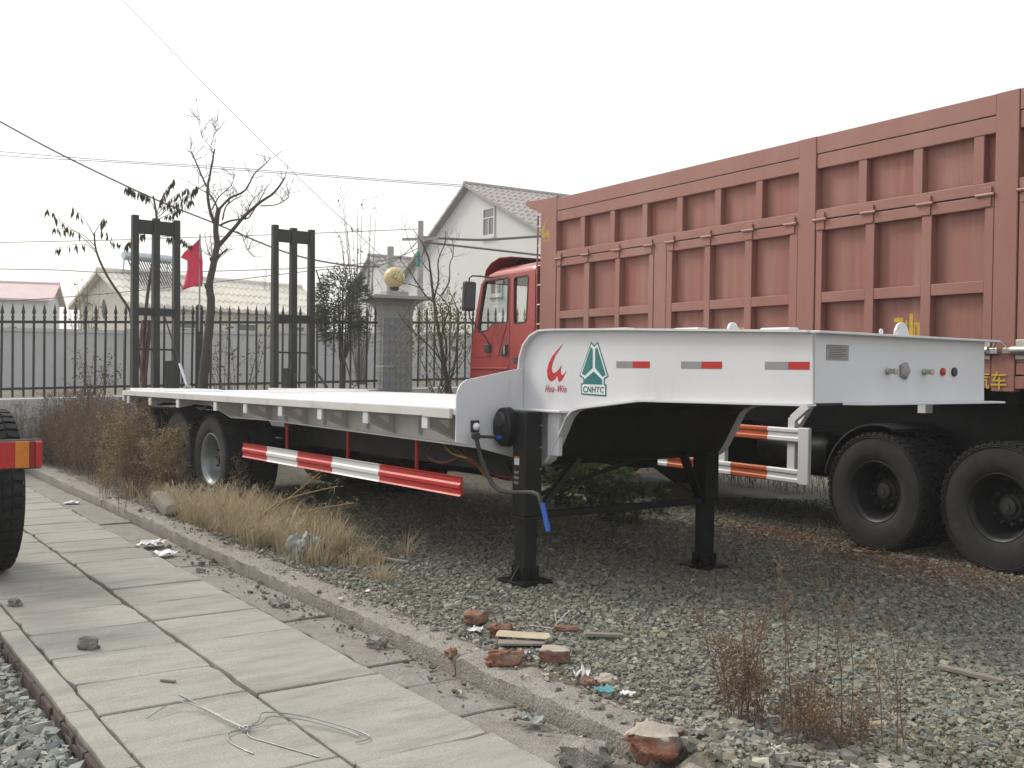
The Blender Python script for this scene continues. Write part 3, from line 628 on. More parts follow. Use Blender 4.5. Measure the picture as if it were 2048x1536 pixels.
# landing legs
for k, (y, zg) in enumerate(((4.93, 0.), (6.92, -.09))):
    x = -6.22; L_ = node('landing_leg', TR); sg = 1 if k == 0 else -1
    MB().box(x-.08, x+.08, y-.075, y+.085, .5, 1.29).build('outer_tube', 'black_paint', L_, bevel=.008)
    MB().box(x-.06, x+.06, y-.058, y+.062, zg+.05, .52).build('inner_tube', 'black_paint', L_, bevel=.008)
    MB().box(x-.085, x+.085, y-.08, y+.09, .47, .5).build('collar', 'black_paint', L_, bevel=.004)
    MB().box(x-.15, x+.15, y-.15, y+.15, zg-.005, zg+.02).build('foot_plate', 'black_paint', L_, bevel=.004)
    for dx, dy in ((1, 0), (-1, 0), (0, 1), (0, -1)):
        a = Vector((x+dx*.061, y+dy*.06, zg+.021)); d = Vector((dx, dy, 0)); t_ = Vector((-dy, dx, 0))*.075
        MB().prism([a-t_, a+t_, a+t_+Vector((0, 0, .10)), a-t_+Vector((0, 0, .10))], d*.012).build('foot_gusset', 'black_paint', L_)
        MB().prism([a, a+d*.085, a+Vector((0, 0, .11))], t_.normalized()*.01).build('foot_gusset', 'black_paint', L_)
    if k == 0:
        mb = MB(); mb.lathe([(0, -.05), (.10, -.05), (.118, -.035), (.122, .03)], (0, 0, 0), 'y', 28); me_v = [(a*.95-6.37, b+4.84, c*1.25+1.165) for a, b, c in mb.v]; mb.v = me_v; mb.build('gear_box', 'black_paint', L_, smooth=R_(35))
        MB().lathe([(0, -.02), (.05, -.02), (.06, 0)], (-6.37, 4.79, 1.22), 'y', 20).build('gear_cap', 'plastic_black', L_, smooth=R_(35))
        MB().lathe([(.017, 0), (.017, -.05)], (-6.37, 4.795, 1.085), 'y', 10).build('shaft_collar', 'blue_plastic', L_, smooth=R_(35))
        MB().tube([(-6.37, 4.80, 1.085), (-6.40, 4.58, 1.10)], .012, 8).build('crank_shaft', 'iron', L_, smooth=R_(35))
        MB().lathe([(.03, -.02), (.03, .02), (.0, .02)], (-6.40, 4.585, 1.10), 'x', 12).build('crank_joint', 'iron', L_, smooth=R_(35))
        ck = MB().tube([(-6.40, 4.585, 1.09), (-6.385, 4.62, .95), (-6.35, 4.66, .81), (-6.30, 4.68, .73), (-6.22, 4.69, .70), (-6.12, 4.70, .70), (-5.86, 4.70, .725), (-5.79, 4.70, .715), (-5.755, 4.70, .66), (-5.74, 4.70, .62)], .017, 8).build('crank', 'iron', L_, smooth=R_(40))
        MB().tube([(-5.742, 4.70, .66), (-5.672, 4.70, .47)], .02, 10).build('grip', 'blue_plastic', ck, smooth=R_(40))
        for z0, z1, mm in ((.985, 1.0, 'orange_label'), (.935, .985, 'label_white')): MB().box(x-.055, x+.005, y-.0765, y-.0755, z0-.05, z1-.05).build('sticker', mm, L_)
        for z0 in (.74, .78, .82): MB().box(x-.055, x+.0, y-.0765, y-.0755, z0, z0+.02).build('sticker', 'plate_grey', L_)
        for i in range(9): MB().lathe([(.008, 0), (.008, .008), (0, .01)], (x+.08, y+.07, 1.24-i*.055), 'x', 6).build('bolt', 'zinc' if i % 3 == 1 else 'iron', L_)
    bx_ = Vector((x+.02, y+sg*.09, .52)); MB().bar(bx_, Vector((x+.12, y+sg*.42, .93)), .07, .035).build('brace', 'black_paint', L_)
    MB().bar(Vector((x-.03, y+sg*.09, .54)), Vector((x-.75, y+sg*.3, .96)), .05, .03).build('brace', 'black_paint', L_)
MB().bar((-6.2, 5.01, .50), (-6.2, 6.84, .49), .05, .055).build('cross_bar', 'black_paint', TR, bevel=.005)
MB().bar((-6.34, 5.0, .60), (-6.34, 6.8, 1.0), .03, .03).build('cross_shaft', 'black_paint', TR)
# air hoses
def hose(pts, r, m):
    P = [Vector(p) for p in pts]; out = []
    for i in range(len(P)-1):
        a, b, c, d = P[max(i-1, 0)], P[i], P[i+1], P[min(i+2, len(P)-1)]
        for t in np.linspace(0, 1, 6)[:-1]: out.append(.5*((2*b)+(-a+c)*t+(2*a-5*b+4*c-d)*t*t+(-a+3*b-3*c+d)*t**3))
    out.append(P[-1]); return MB().tube(out, r, 6).build('hose', m, TR, smooth=R_(60))
hose([(-7.5, 4.95, .98), (-7.55, 4.9, .86), (-7.25, 4.86, .82), (-7.1, 4.95, .9), (-7.3, 5.0, .96)], .011, 'red_hose')
hose([(-7.4, 4.96, .97), (-7.2, 4.92, .9), (-6.95, 4.95, .86), (-6.9, 5.05, .72)], .01, 'yellow_hose')
hose([(-7.2, 4.96, .94), (-6.9, 4.93, .84), (-6.6, 4.98, .76), (-6.42, 5.05, .78), (-6.3, 5.2, .88)], .011, 'red_hose')
hose([(-7.6, 4.97, .95), (-7.1, 4.94, .88), (-6.8, 5.0, .78)], .009, 'iron')
# loading ramps standing on the tail
def ramp(y0, y1, ztop):
    r = node('loading_ramp', TR); x = -14.28; zb = zt(-14.28)+.036; lean = .05
    ym = (y0+y1)/2
    def post(ya, yb, zt_): MB().prism([(x-.13, ya, zb), (x, ya, zb), (x-lean, ya, zt_), (x-lean-.09, ya, zt_)], (0, yb-ya, 0)).build('ramp_rail', 'ramp_paint', r, bevel=.006)
    post(y0, y0+.085, ztop); post(ym-.045, ym+.045, ztop-.02); post(y1-.085, y1, ztop-.02)
    xl = lambda z: x-lean*(z-zb)/(ztop-zb)
    for ya, yb in ((y0+.086, ym-.046), (ym+.046, y1-.086)):
        MB().box(xl(ztop)-.09, xl(ztop)-.012, ya, yb, ztop-.24, ztop-.055).build('top_bar', 'ramp_paint', r, bevel=.006)
        MB().box(xl(2.3)-.10, xl(2.3)-.012, ya, yb, 2.27, 2.37).build('rung', 'ramp_paint', r, bevel=.005)
        MB().box(xl(1.8)-.10, xl(1.8)-.06, ya, yb, 1.80, 1.825).build('rung', 'ramp_paint', r)
    return r
ra = ramp(4.55, 5.20, 3.62); rb_ = ramp(6.58, 7.25, 3.68)
MB().box(-14.2, -14.05, 4.93, 5.10, 1.29, 1.66).build('spring_box', 'ramp_paint', ra, bevel=.01)
MB().box(-14.2, -14.07, 6.68, 6.76, 1.29, 1.58).build('spring_box', 'ramp_paint', rb_, bevel=.01); MB().box(-14.2, -14.09, 6.80, 6.86, 1.29, 1.50).build('spring_box', 'ramp_paint', rb_, bevel=.01)
MB().tube([(-14.2, 4.95, 2.25), (-13.9, 5.05, 1.62)], .010, 6).build('stay_rod', 'iron', ra); MB().tube([(-13.9, 5.05, 1.62), (-13.7, 5.09, 1.30)], .022, 8).build('turnbuckle', 'chrome', ra, smooth=R_(40))
MB().tube([(-14.3, 7.26, 3.05), (-13.75, 7.60, 1.33)], .010, 6).build('stay_rod', 'iron', rb_); MB().tube([(-14.1, 7.1, 1.62), (-13.8, 7.2, 1.31)], .02, 8).build('turnbuckle', 'iron', rb_, smooth=R_(40))
for y in (5.09, 7.61): MB().lathe([(.05, -.008), (.05, .008), (.034, .008), (.034, -.008), (.05, -.008)], (-13.7, y, 1.30), 'x', 14).build('lashing_ring', 'chrome', deck, smooth=R_(40))
# ------------------------------------------------------------------ red dump truck behind the trailer
RT = thing('dump_truck', 'red dump truck with a tall ribbed rust-red cargo box behind the trailer', 'truck', (-5.593, 8.496, 0), -.10633, local=True)
BW = 2.46                                             # body width; x runs aft, y to the far side
for x in (0., 1.24):
    wheel(RT, x, .15, .53, TY_R, RIM_R, HUB_R, False, rnd.uniform(0, 3)); wheel(RT, x, .49, .53, TY_R, None, None, False, rnd.uniform(0, 3))
    wheel(RT, x, BW-.15, .54, TY_R, RIM_R, HUB_R, True, rnd.uniform(0, 3)); wheel(RT, x, BW-.49, .54, TY_R, None, None, True, rnd.uniform(0, 3))
    MB().tube([(x, .3, .54), (x, BW-.3, .54)], .1, 12).build('axle', 'black_paint', RT, smooth=R_(40))
    MB().lathe([(0, -.2), (.16, -.15), (.2, 0), (.16, .15), (0, .2)], (x, BW/2, .54), 'y', 16).build('differential', 'black_paint', RT, smooth=R_(40))
for x in (-6.75, -5.2):
    wheel(RT, x, .2, .54, TY_R, RIM_R, HUB_R, False, 1.); wheel(RT, x, BW-.2, .54, TY_R, RIM_R, HUB_R, True, 2.)
for y in (.78, BW-.78): MB().box(-7.5, 2.2, y-.06, y+.06, .78, 1.06).build('chassis_rail', 'black_paint', RT, bevel=.01)
for x in (-4.2, -2.6, -.62, .62, 1.9): MB().box(x-.07, x+.07, .84, BW-.84, .8, 1.02).build('chassis_crossmember', 'black_paint', RT)
MB().box(-3.4, -2.1, .16, .62, .55, 1.08).build('fuel_tank', 'black_paint', RT, bevel=.06, segs=3)
MB().box(-4.6, -.75, BW-.62, BW-.14, .38, 1.1).build('far_light_blocker', 'black_paint', RT, bevel=.03)  # made-up box on the far side, keeps the ground under the truck dark
MB().box(-4.4, -3.6, .16, .62, .55, 1.05).build('battery_box', 'black_paint', RT, bevel=.03)
MB().lathe([(0, -.5), (.17, -.48), (.19, -.4), (.19, .4), (.17, .48), (0, .5)], (-1.35, .5, .82), 'x', 16).build('air_tank', 'black_paint', RT, smooth=R_(40))
MB().lathe([(.60, .02), (.615, .02), (.615, .62), (.60, .62)], (0, 0, .54), 'y', 20, a0=R_(70), a1=R_(170)).build('mudguard', 'plastic_black', RT, smooth=R_(40))
# cargo box
XF, XR = -5.67, 2.45
cb = node('cargo_box', RT)
MB().box(XF, XR, .082, .13, 1.52, 3.93).build('side_sheet', 'box_panel', cb)
MB().box(XF, XR, BW-.1, BW-.02, 1.52, 3.93).build('far_side', 'box_red', cb)
MB().box(XF, XF+.08, .131, BW-.101, 1.52, 3.95).build('front_wall', 'box_red', cb)
MB().box(XR-.06, XR, .131, BW-.101, 1.52, 3.93).build('tailgate', 'box_red', cb)
MB().box(XF+.081, XR-.061, .131, BW-.101, 1.52, 1.6).build('floor', 'box_red', cb)
MB().prism([(XF-.005, .02, 3.955), (-6.16, .05, 3.985), (-6.16, .05, 3.93), (XF-.005, .02, 3.74)], (0, BW-.07, 0)).build('cab_guard', 'box_red', cb, bevel=.006)
for x in np.arange(-5.4, 2.3, .55): MB().box(x, x+.09, .16, BW-.16, 1.36, 1.519).build('floor_bearer', 'black_paint', cb)
for y in (.78, BW-.78): MB().box(XF+.1, XR-.1, y-.07, y+.07, 1.061, 1.36).build('sub_frame', 'black_paint', cb)
posts = [(XF, -5.29, 1.50), (-3.23, -3.0, 1.60), (-.975, -.755, 1.50), (1.16, 1.365, 1.48), (2.25, XR, 1.5)]
MB().box(posts[0][0], posts[0][1], -.004, .081, 1.50, 3.945).build('corner_post', 'box_red', cb, bevel=.006)
for a, b, z in posts[2:4]: MB().box(a, b, -.006, .081, z, 3.917).build('post', 'box_red', cb, bevel=.006)
MB().box(posts[4][0], posts[4][1], -.004, .081, 1.5, 3.925).build('corner_post', 'box_red', cb, bevel=.006)
bays = [(-5.288, -.977), (-.753, 1.158), (1.367, 2.248)]
for a, b in bays:
    MB().box(a, b, 0, .081, 3.745, 3.915).build('top_rail', 'box_red', cb, bevel=.005)
    MB().box(a, b, .006, .081, 3.60, 3.738).build('top_rail', 'box_red', cb, bevel=.005)
    MB().box(a, b, .004, .081, 3.105, 3.20).build('hinge_rail', 'box_red', cb, bevel=.005)
    MB().box(a, b, .0, .081, 1.505, 1.605).build('sill_rail', 'box_red', cb, bevel=.005)
for x in (-4.75, -4.11, -3.47, -2.835, -2.205, -1.585, -.25, .355, .95, 1.70):
    MB().box(x, x+.095, .012, .081, 3.201, 3.599).build('rib', 'box_red', cb, bevel=.004)
MB().box(-3.225, -3.005, .006, .081, 1.606, 3.104).build('post', 'box_red', cb, bevel=.005)
def door(x0, x1, cols):
    d = node('side_door', cb); y0, y1 = .002, .0815
    x0 += .008; x1 -= .008
    MB().box(x0, x1, y0, y1, 2.995, 3.092).build('rail', 'box_red', d, bevel=.004)
    MB().box(x0, x1, y0, y1, 1.618, 1.715).build('rail', 'box_red', d, bevel=.004)
    st = [(x0, cols[0][0])]+[(cols[i][1], cols[i+1][0]) for i in range(len(cols)-1)]+[(cols[-1][1], x1)]
    for a, b in st: MB().box(a, b, y0+.001, y1, 1.7155, 2.9945).build('stile', 'box_red', d, bevel=.004)
    for a, b in cols: MB().box(a+.001, b-.001, y0+.004, y1, 2.295, 2.395).build('rail', 'box_red', d, bevel=.004)
    return d
door(-5.288, -3.228, [(-5.19, -4.64), (-4.53, -3.98), (-3.89, -3.32)])
door(-3.002, -.977, [(-2.90, -2.35), (-2.26, -1.72), (-1.62, -1.09)])
door(-.753, 1.158, [(-.67, -.15), (-.05, .46), (.56, 1.07)])
door(1.367, 2.248, [(1.46, 1.80), (1.90, 2.15)])
for x in (-5.22, -4.6, -3.94, -3.31, -2.92, -2.30, -1.66, -1.07, -.69, -.11, .50, 1.08, 1.45):
    h = MB(); h.box(x-.055, x+.055, -.012, .003, 3.11, 3.165); h.box(x-.05, x+.05, -.010, .001, 3.0, 3.085); hg = h.build('hinge', 'box_red', cb, bevel=.003)
    MB().tube([(x-.085, -.016, 3.097), (x+.085, -.016, 3.097)], .016, 8).build('pin', 'box_red', hg, smooth=R_(40))
for a, b, fl in ((1.02, 1.15, 1), (1.375, 1.56, -1)):
    L_ = node('door_latch', cb); z = 1.815
    MB().box(a, b, -.012, .0, z-.075, z+.085).build('backing_plate', 'zinc', L_, bevel=.003)
    MB().tube([(a-.01, -.04, z), (b+.01, -.04, z)], .036, 12).build('barrel', 'zinc', L_, smooth=R_(40))
    e = b if fl > 0 else a
    MB().box(min(e, e+fl*.09), max(e, e+fl*.09), -.05, -.025, z-.03, z+.02).build('fork', 'chrome', L_, bevel=.004)
    MB().tube([(e+fl*.05, -.045, z+.02), (e+fl*.09, -.06, z+.07)], .008, 6).build('handle', 'zinc', L_)
# yellow markings
def stroke(q, m, parent, y=-.0016): return MB().box(q[0], q[1], y, y+.001, q[2], q[3]).build('paint_stroke', m, parent)
mk = node('yellow_marking', cb)
ox, oz, k = .125, 2.155, .00058
for a, b, c, d in ((785, 960, 330, 395), (920, 962, 395, 610), (812, 860, 440, 700), (862, 935, 610, 660), (880, 940, 690, 760), (962, 1000, 590, 680), (1000, 1032, 375, 600), (1070, 1140, 275, 700), (1032, 1070, 560, 620), (1150, 1262, 412, 460), (1215, 1262, 460, 700), (1150, 1180, 470, 700), (812, 1200, 760, 800)):
    stroke((ox+(a-785)*k, ox+(b-785)*k, oz-(d-270)*k, oz-(c-270)*k), 'graffiti', mk, .0798)
mk2 = node('yellow_marking', cb); ox, oz = -2.04, 2.10
for a, b, c, d in ((0, 60, 110, 150), (40, 75, 90, 160), (75, 130, 110, 150), (120, 150, 80, 190), (160, 215, 10, 300), (150, 300, 150, 185), (235, 300, 10, 150), (0, 40, 150, 300), (60, 90, 160, 300)):
    stroke((ox+a*.0009, ox+b*.0009, oz-d*.0009, oz-c*.0009), 'graffiti', mk2, .0798)
q_ = writing('qiche', 'graffiti', .0, 0, 0, RT); q_.parent = cb; q_.location = (1.0, -.0145, 1.512); q_.name = 'yellow_lettering'; fit(q_, .30)
ex = [(-6.2, -5.97), (1.514, 1.805)]
MB().prism([(-5.645+(x+6.2)*1.02, -.0055, 3.40+(z-1.514)*1.05) for x, z in SW], (0, .001, 0)).build('yellow_emblem', 'graffiti_faded', cb)
for i in range(4): stroke((-5.64+i*.055, -5.61+i*.055, 3.355, 3.385), 'graffiti_faded', cb, -.0055)
# ladder on the box front
ld = node('ladder', cb)
for x in (-5.80, -5.70): MB().tube([(x, .03, 1.6), (x, .03, 3.74)], .012, 6).build('ladder_rail', 'box_red', ld)
for i in range(8): MB().tube([(-5.8, .03, 1.7+i*.27), (-5.7, .03, 1.7+i*.27)], .009, 6).build('ladder_rung', 'guard_white', ld)
# white and orange side guard
sgd = node('side_guard', RT); rp = [(.0, 0), (-.012, .012), (-.012, .04), (0, .052), (0, .088), (-.012, .10), (-.012, .128), (0, .14), (.025, .14), (.025, 0)]
bands = [-4.0, -3.45, -2.92, -2.40, -1.87, -1.34, -.92]
for z0 in (.92, .51):
    for i in range(6):
        MB().prism([(bands[i]+.001, y, z0+z) for y, z in rp], (bands[i+1]-bands[i]-.002, 0, 0)).build('white_band' if i % 2 else 'orange_band', 'guard_white' if i % 2 else 'guard_orange', sgd)
MB().box(-.919, -.78, -.014, .03, .505, 1.07).build('end_post', 'guard_white', sgd, bevel=.008)
for x in (-2.05, -1.05, -3.6):
    MB().box(x-.05, x+.05, .027, .08, .52, 1.02).build('strut', 'guard_white', sgd, bevel=.005); MB().bar((x, .055, 1.0), (x+.0, .30, 1.30), .09, .05).build('strut', 'guard_white', sgd, bevel=.005)
MB().bar((-1.05, .053, 1.0), (-1.05, .053, 1.16), .09, .05, upv=(0, 1, 0)).build('strut', 'guard_white', sgd, bevel=.005)
MB().bar((-1.05, .053, 1.145), (-.86, .06, 1.29), .085, .05, upv=(0, 1, 0)).build('strut', 'guard_white', sgd, bevel=.005)
MB().prism([(-2.12, .03, 1.06), (-2.12, .03, 1.28), (-1.8, .03, 1.28), (-1.8, .03, 1.24), (-2.06, .03, 1.06)], (0, .05, 0)).build('bracket', 'guard_white', sgd, bevel=.004)
MB().box(.38, .46, .1, .2, 1.27, 1.36).build('bracket', 'guard_white', RT)
# cab
cab = node('cab', RT)
out = [(-7.72, 1.05), (-5.88, 1.05), (-5.88, 3.0), (-7.05, 2.99), (-7.30, 2.96), (-7.40, 2.9), (-7.53, 2.5), (-7.64, 2.1), (-7.70, 1.8)]
win1 = [(-7.45, 2.17), (-7.19, 2.19), (-7.04, 2.285), (-6.62, 2.30), (-6.60, 2.9), (-6.63, 2.94), (-7.26, 2.93), (-7.32, 2.88), (-7.46, 2.28)]
win2 = [(-6.43, 2.29), (-6.40, 2.27), (-6.13, 2.285), (-6.10, 2.31), (-6.06, 2.90), (-6.09, 2.935), (-6.41, 2.93), (-6.44, 2.90)]
for y, th in ((.05, .04), (BW-.09, .04)):
    holed(out, [win1, win2], lambda a, b, y=y: (a, y, b), (0, th, 0)).build('cab_side', 'cab_red', cb.parent if False else cab)
    for wn in (win1, win2):
        yy = y+.018
        MB().prism([(a, yy, b) for a, b in wn], (0, .004, 0)).build('window_glass', 'cab_glass', cab)
        c = Vector((sum(a for a, b in wn)/len(wn), sum(b for a, b in wn)/len(wn)))
        grow = [((a-c.x)*1.05+c.x, (b-c.y)*1.035+c.y) for a, b in wn]; shr = [((a-c.x)*.975+c.x, (b-c.y)*.98+c.y) for a, b in wn]
        holed(grow, [shr], lambda a, b, y=y: (a, y-.008 if y < 1 else y+.04, b), (0, .008, 0)).build('window_seal', 'plastic_black', cab)
# roof, back wall, front
rp_ = [(.052, 2.97), (.06, 3.03), (.10, 3.08), (.18, 3.12), (.5, 3.15), (BW-.5, 3.15), (BW-.18, 3.12), (BW-.10, 3.08), (BW-.06, 3.03), (BW-.052, 2.97)]
secs = [(-7.36, -.20), (-7.22, -.10), (-7.0, -.035), (-6.5, 0), (-5.98, .03), (-5.90, .0), (-5.86, -.08)]
mb = MB(); K = len(rp_); vs = []
for x, dz in secs:
    for y, z in rp_: vs.append((x, y, 2.9+(z-2.9)*(1+dz*1.5)+(.0 if dz > -.05 else dz*.25)))
mb.add(vs, [(i*K+j, i*K+j+1, (i+1)*K+j+1, (i+1)*K+j) for i in range(len(secs)-1) for j in range(K-1)]+[tuple(range(K-1, -1, -1)), tuple((len(secs)-1)*K+j for j in range(K))])
mb.build('roof', 'cab_red', cab, smooth=R_(50))
MB().box(-5.92, -5.88, .091, BW-.091, 1.05, 3.0).build('back_wall', 'cab_red', cab)
MB().prism([(-7.72, .091, 1.0), (-7.68, .091, 1.0), (-7.66, .091, 1.9), (-7.70, .091, 1.9)], (0, BW-.18, 0)).build('front_panel', 'cab_red', cab)
MB().prism([(-7.70, .12, 1.9), (-7.69, .12, 1.9), (-7.37, .12, 2.92), (-7.38, .12, 2.92)], (0, BW-.24, 0)).build('windscreen', 'cab_glass', cab)
for y in (.07, BW-.09): MB().prism([(-7.70, y, 1.9), (-7.64, y, 1.9), (-7.32, y, 2.95), (-7.38, y, 2.95)], (0, .05, 0)).build('pillar', 'cab_red', cab)
# sun visor over the windscreen
mb = MB(); vis = [(-7.38, 2.93), (-7.50, 2.99), (-7.46, 3.12), (-7.30, 3.22), (-7.05, 3.28), (-6.75, 3.27)]
mb.strip(vis[::-1], .16, BW-.16, .012); mb.build('sun_visor', 'cab_red', cab, smooth=R_(50))
MB().box(-7.5, -6.0, .12, BW-.12, 1.02, 1.12).build('cab_floor', 'cab_red_inside', cab)
MB().prism([(-7.4, .2, 1.5), (-7.15, .2, 1.5), (-7.2, .2, 2.1), (-7.5, .2, 2.12)], (0, BW-.4, 0)).build('dashboard', 'cab_red_inside', cab)
for y in (.28, 1.5):
    s_ = MB(); s_.prism([(-6.95, y, 1.55), (-6.4, y, 1.55), (-6.4, y, 1.72), (-6.95, y, 1.72)], (0, .55, 0)); s_.prism([(-6.5, y+.04, 1.72), (-6.38, y+.04, 1.72), (-6.25, y+.06, 2.42), (-6.35, y+.06, 2.42)], (0, .47, 0)); s_.build('driver_seat', 'cab_red_inside', cab, bevel=.03)
MB().lathe([(.2, -.012), (.212, 0), (.2, .012), (.188, 0), (.2, -.012)], (0, 0, 0), 'z', 24).build('steering_wheel', 'plastic_black', cab, smooth=R_(40)); sw = cab.children[-1]; sw.location = (-7.05, .62, 2.15); sw.rotation_euler = (0, R_(-30), 0)
# door lines and fittings
def line(pts, nm, m, r=.006, y=.049): MB().tube([(a, y, b) for a, b in pts], r, 5).build(nm, m, cab)
line([(-6.56, 1.1), (-6.55, 1.64), (-6.555, 2.35), (-6.545, 2.93), (-6.60, 2.985), (-7.22, 2.975)], 'door_seam', 'cab_red_inside', .004)
dr = MB(); dr.prism([(-7.60, .05, 1.78), (-6.86, .05, 1.80), (-6.62, .05, 2.27), (-6.66, .05, 2.275), (-7.06, .05, 2.262), (-7.2, .05, 2.165), (-7.56, .05, 2.145)], (0, -.010, 0)); dr.build('door_skin', 'cab_red', cab, bevel=.008)
MB().box(-7.66, -6.58, .03, .0495, 1.60, 1.635).build('door_crease', 'cab_red', cab, bevel=.01)
hd = MB().prism([(-6.77, .05, 1.80), (-6.60, .05, 1.80), (-6.60, .05, 1.97), (-6.70, .05, 1.97)], (0, -.022, 0)).build('door_handle', 'plastic_black', cab, bevel=.008)
MB().box(-6.66, -6.63, .012, .027, 1.83, 1.95).build('handle_grip', 'chrome', hd, bevel=.005)
MB().box(-6.42, -6.1, .044, .0495, 1.70, 1.78).build('badge', 'plastic_black', cab)
MB().box(-5.87, -5.80, .3, .36, 1.0, 3.1).build('air_intake', 'cab_red', cab, bevel=.01)
mi = node('mirror', cab)
MB().prism([(-7.32, -.34, 2.47), (-7.22, -.34, 2.47), (-7.19, -.34, 2.9), (-7.29, -.34, 2.92)], (0, .20, 0)).build('mirror_housing', 'plastic_black', mi, bevel=.03, segs=3)
MB().prism([(-7.215, -.32, 2.51), (-7.212, -.32, 2.51), (-7.186, -.32, 2.87), (-7.19, -.32, 2.87)], (0, .16, 0)).build('mirror_glass', 'window_glass', mi)
MB().tube([(-7.05, .06, 2.97), (-7.25, -.05, 3.0), (-7.27, -.18, 3.0), (-7.27, -.23, 2.96), (-7.26, -.24, 2.5), (-7.25, -.22, 2.36), (-7.12, -.02, 2.08), (-7.10, .03, 1.97)], .012, 8).build('mirror_arm', 'plastic_black', mi, smooth=R_(50))
MB().box(-7.2, -7.06, .0, .049, 1.86, 1.98).build('arm_mount', 'plastic_black', mi, bevel=.012)
# ------------------------------------------------------------------ fence, pillar, walls, houses, wires
def fp(k, z, off=0.): return Vector((F0.x+FD.x*k+FN.x*off, F0.y+FD.y*k+FN.y*off, z))
FA = math.atan2(FD.y, FD.x)
pl_ = MB(); pl_.prism([fp(-3, -.3, -.15), fp(-3, 1.0+frise(-3), -.15), fp(-3, 1.0+frise(-3), .35), fp(-3, -.3, .35)], fp(14, 0)-fp(-3, 0)+Vector((0, 0, frise(17))))
po = pl_.build('plinth_wall', 'wall_grey'); tag(po, 'low pale concrete plinth carrying the spiked iron fence', 'wall')
prof = [(.0195, -1.25), (.0195, .06), (.025, .065), (.026, .085), (.015, .11), (.015, .125), (.031, .155), (.028, .175), (.0, .32)]
bm_ = MB(); bm_.lathe(prof[:2], n=6); bm_.lathe(prof[1:], n=8); BAR = bm_.mesh('bar', 'iron', smooth=R_(35))
def fence(name, label, k0, k1, posts=()):
    z0 = 2.28+frise(k0); t = thing(name, label, 'fence', fp(k0, z0-1.15))
    off = ORG[t.name]; n = int(round((k1-k0)/.16))
    for i in range(n+1):
        k = k0+i*(k1-k0)/n; p = fp(k, 2.28+frise(k)); link('bar', BAR, t, p-off, (rnd.uniform(-.006, .006), rnd.uniform(-.008, .008), FA))
    for dz, h in ((0, .045), (-1.11, .04)):
        a = fp(k0-.05, 2.28+frise(k0)+dz); b = fp(k1+.05, 2.28+frise(k1)+dz); MB().bar(a, b, .032, h).build('rail', 'iron', t)
    for k in posts:
        p = fp(k, 2.28+frise(k), -.02); ps = MB().bar(p+Vector((0, 0, -1.3)), p+Vector((0, 0, .20)), .10, .10, upv=FD).build('post', 'iron', t, bevel=.006)
        MB().lathe([(0, -.06), (.045, -.045), (.06, 0), (.045, .045), (0, .06)], p+Vector((0, 0, .26)), 'z', 14).build('ball', 'iron', ps, smooth=3.1)
    return t
fence('iron_fence', 'long black spear-topped iron fence left of the stone pillar', -3.0, 6.28, (3.02,))
fence('iron_fence', 'short stretch of black spear-topped fence between pillar and red cab', 7.0, 12.5)
# pillar
pk = 6.65; pz = .6; PL = thing('gate_pillar', 'grey tiled gate pillar with wide moulded cap', 'pillar', fp(pk, pz), FA, local=True)
W = .28
MB().box(-W, W, -W, W, 0, 2.0).build('shaft', 'pillar_stone', PL)
tw, thh = .11, .145; TILE = MB().box(-tw/2+.005, tw/2-.005, -.006, .006, -thh/2+.005, thh/2-.005).mesh('tile', 'pillar_tile')
for r in range(13):
    for c in range(5):
        x = -W+.056+c*(2*W-.112)/4; z = .085+r*.15
        link('tile', TILE, PL, (x, W+.006, z)); link('tile', TILE, PL, (W+.006, x, z), (0, 0, R_(90)))
        link('tile', TILE, PL, (x, -W-.006, z))
        link('tile', TILE, PL, (-W-.006, x, z), (0, 0, R_(90)))
MB().box(-W-.014, -W+.2, -W-.014, W+.014, 1.02, 1.06).build('band', 'pillar_stone', PL)
sec = [(W+.01, 2.0), (W+.015, 2.10), (W+.04, 2.18), (W+.10, 2.25), (W+.20, 2.29), (W+.20, 2.30)]
mb = MB(); vs = []
for a, z in sec: vs += [(-a, -a, z), (a, -a, z), (a, a, z), (-a, a, z)]
mb.add(vs, [(4*i+j, 4*i+(j+1) % 4, 4*i+4+(j+1) % 4, 4*i+4+j) for i in range(len(sec)-1) for j in range(4)]+[(3, 2, 1, 0), tuple(4*(len(sec)-1)+j for j in range(4))]); mb.build('moulding', 'pillar_stone', PL)
MB().box(-W-.3, W+.3, -W-.3, W+.3, 2.301, 2.37).build('cap_slab', 'pillar_stone', PL, bevel=.01)
MB().box(-.22, .22, -.22, .22, 2.371, 2.47).build('cap_block', 'pillar_stone', PL, bevel=.01)
gl_ = thing('globe_lamp', 'round cream glass globe lamp on top of the gate pillar', 'lamp', fp(pk, pz+2.47)); c = fp(pk, pz+2.47)
MB().lathe([(.0, .0), (.07, .0), (.075, .05), (.09, .055), (.09, .09), (.0, .1)], c, 'z', 18).build('base', 'iron', gl_, smooth=R_(35))
MB().lathe([(.205*math.sin(a), .27-.205*math.cos(a)) for a in [math.pi*(.06+.94*i/20) for i in range(21)]], c, 'z', 32).build('globe', 'globe_glass', gl_, smooth=3.1)
